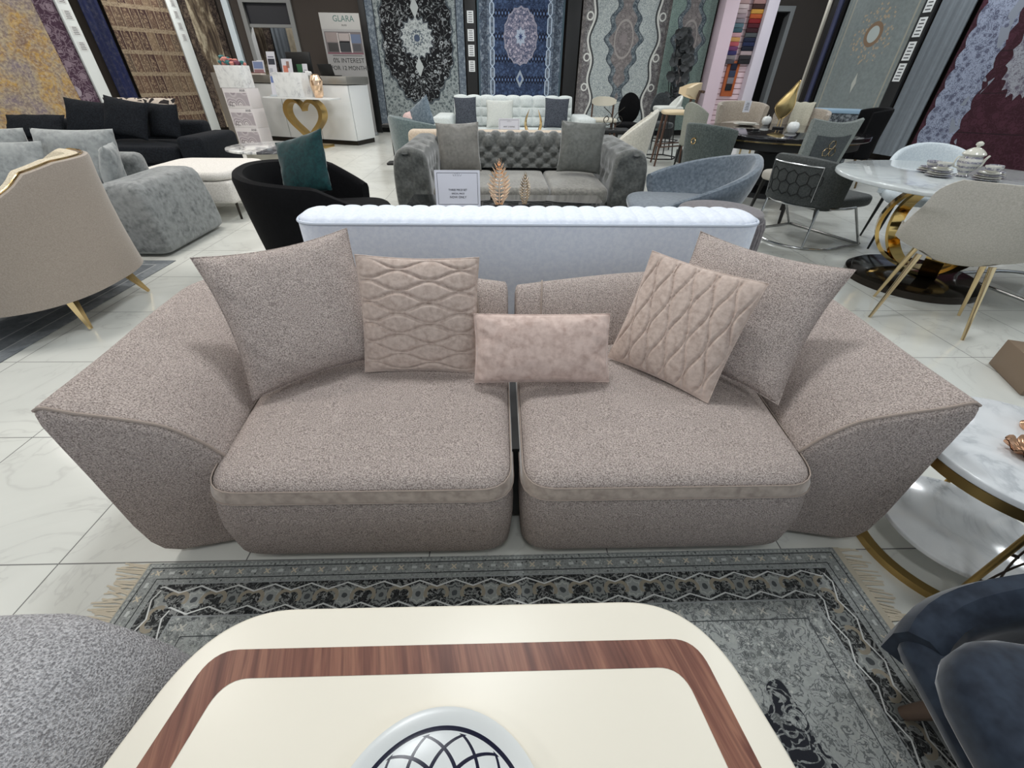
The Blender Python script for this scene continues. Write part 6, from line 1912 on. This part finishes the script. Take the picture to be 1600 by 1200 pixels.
for nme, c, cnt in (('blossom', (214, 140, 130), 12), ('leaf', (58, 120, 122), 14), ('dark_blossom', (120, 66, 84), 7)):
    m = M()
    for i in range(cnt):
        p = Vector((rnd.uniform(-.22, .22), rnd.uniform(-.10, .10), .37 + rnd.uniform(0, .12)))
        r_ = rnd.uniform(.03, .055)
        m.lathe([(.003, -.0 + p.z - r_), (r_ * .8, p.z - r_ * .3), (r_, p.z + r_ * .2), (r_ * .5, p.z + r_ * .6), (.003, p.z + r_ * .3)], 8, p.x, p.y)
        m.tube([(p.x, p.y, .2), (p.x, p.y, p.z)], .004, 4)
    part(nme, m, plain('petal_%d_%d_%d' % c, rgb(*c), .7), fb2)
single('grey_pillar', M().box(-.12, .12, -.15, .15, 0, 1.25, .004), plain('grey_plinth', rgb(122, 116, 108), .6), 'grey plinth standing behind the dinner set boxes', 'plinth', (-5.72, 10.95, 0), CR)

# ------------------------------------------------------------------ roll-up banner
bn = thing('rollup_banner', 'grey roll-up banner with shop name and finance offer, right of the counter', 'banner', (-3.52, 12.45, 0), 0.0)
part('cassette', M().box(-.46, .46, -.08, .08, 0, .07, .02), plain('silver_cassette', rgb(160, 164, 166), .35, .7), bn)
part('sheet', M().box(-.44, .44, -.004, .004, .07, 2.34), plain('banner_grey', rgb(142, 142, 142), .7), bn)
part('pole', M().tube([(0, .05, .07), (0, .02, 2.33)], .012, 8), plain('silver_cassette', rgb(160, 164, 166), .35, .7), bn)
part('header', M().box(-.44, .44, -.0052, -.0045, 2.06, 2.34), plain('banner_header', rgb(158, 158, 156), .7), bn)
tx = M().merge(text_mesh('GLARA', .15, .0008), Matrix.Translation((.08, -.006, 2.24)) @ UPRIGHT)
part('lettering', tx, plain('banner_teal', rgb(58, 92, 88), .6), bn, 'teal shop name')
tx = M().merge(text_mesh('RUGS', .045, .0008), Matrix.Translation((.08, -.006, 2.13)) @ UPRIGHT)
tx.merge(text_mesh('0% INTEREST', .125, .0008), Matrix.Translation((.05, -.006, 1.50)) @ UPRIGHT)
tx.merge(text_mesh('FOR 12 MONTHS', .115, .0008), Matrix.Translation((.05, -.006, 1.36)) @ UPRIGHT)
part('print', tx, plain('banner_ink', rgb(40, 40, 42), .6), bn)
ph = M()
pf = part('photograph', M().box(-.40, .42, -.0055, -.0045, 1.62, 2.02), plain('photo_grey', rgb(96, 90, 92), .6), bn)
PZ = lambda z: 1.62 + (z - 1.42) * .40 / .56
for x0, x1, z0, z1, c in ((-.38, -.12, 1.72, 1.96, (128, 118, 116)), (-.1, .16, 1.76, 1.94, (150, 142, 140)), (.18, .40, 1.70, 1.92, (86, 98, 122)), (-.36, -.14, 1.48, 1.70, (52, 50, 50)), (-.1, .14, 1.48, 1.74, (40, 42, 46)), (.2, .38, 1.50, 1.68, (66, 66, 70)), (-.12, -.09, 1.46, 1.95, (176, 172, 170)), (.15, .18, 1.46, 1.95, (176, 172, 170)), (-.40, .42, 1.42, 1.46, (110, 72, 82)), (-.08, .14, 1.72, 1.74, (24, 24, 26))):
    part('picture_patch', M().box(x0, x1, -.0068, -.0056, PZ(z0), PZ(z1)), plain('photo_%d_%d_%d' % c, rgb(*c), .6), pf)
tx = M()
for i, s_ in enumerate(('', '', '', '')):
    part('small_print', M().box(-.1, .3, -.0058, -.0046, .30 + .16 * i, .315 + .16 * i), plain('banner_ink2', rgb(92, 92, 92), .6), bn)
part('small_print', M().box(-.3, .38, -.0058, -.0046, 1.585, 1.60), plain('banner_ink2', rgb(92, 92, 92), .6), bn)
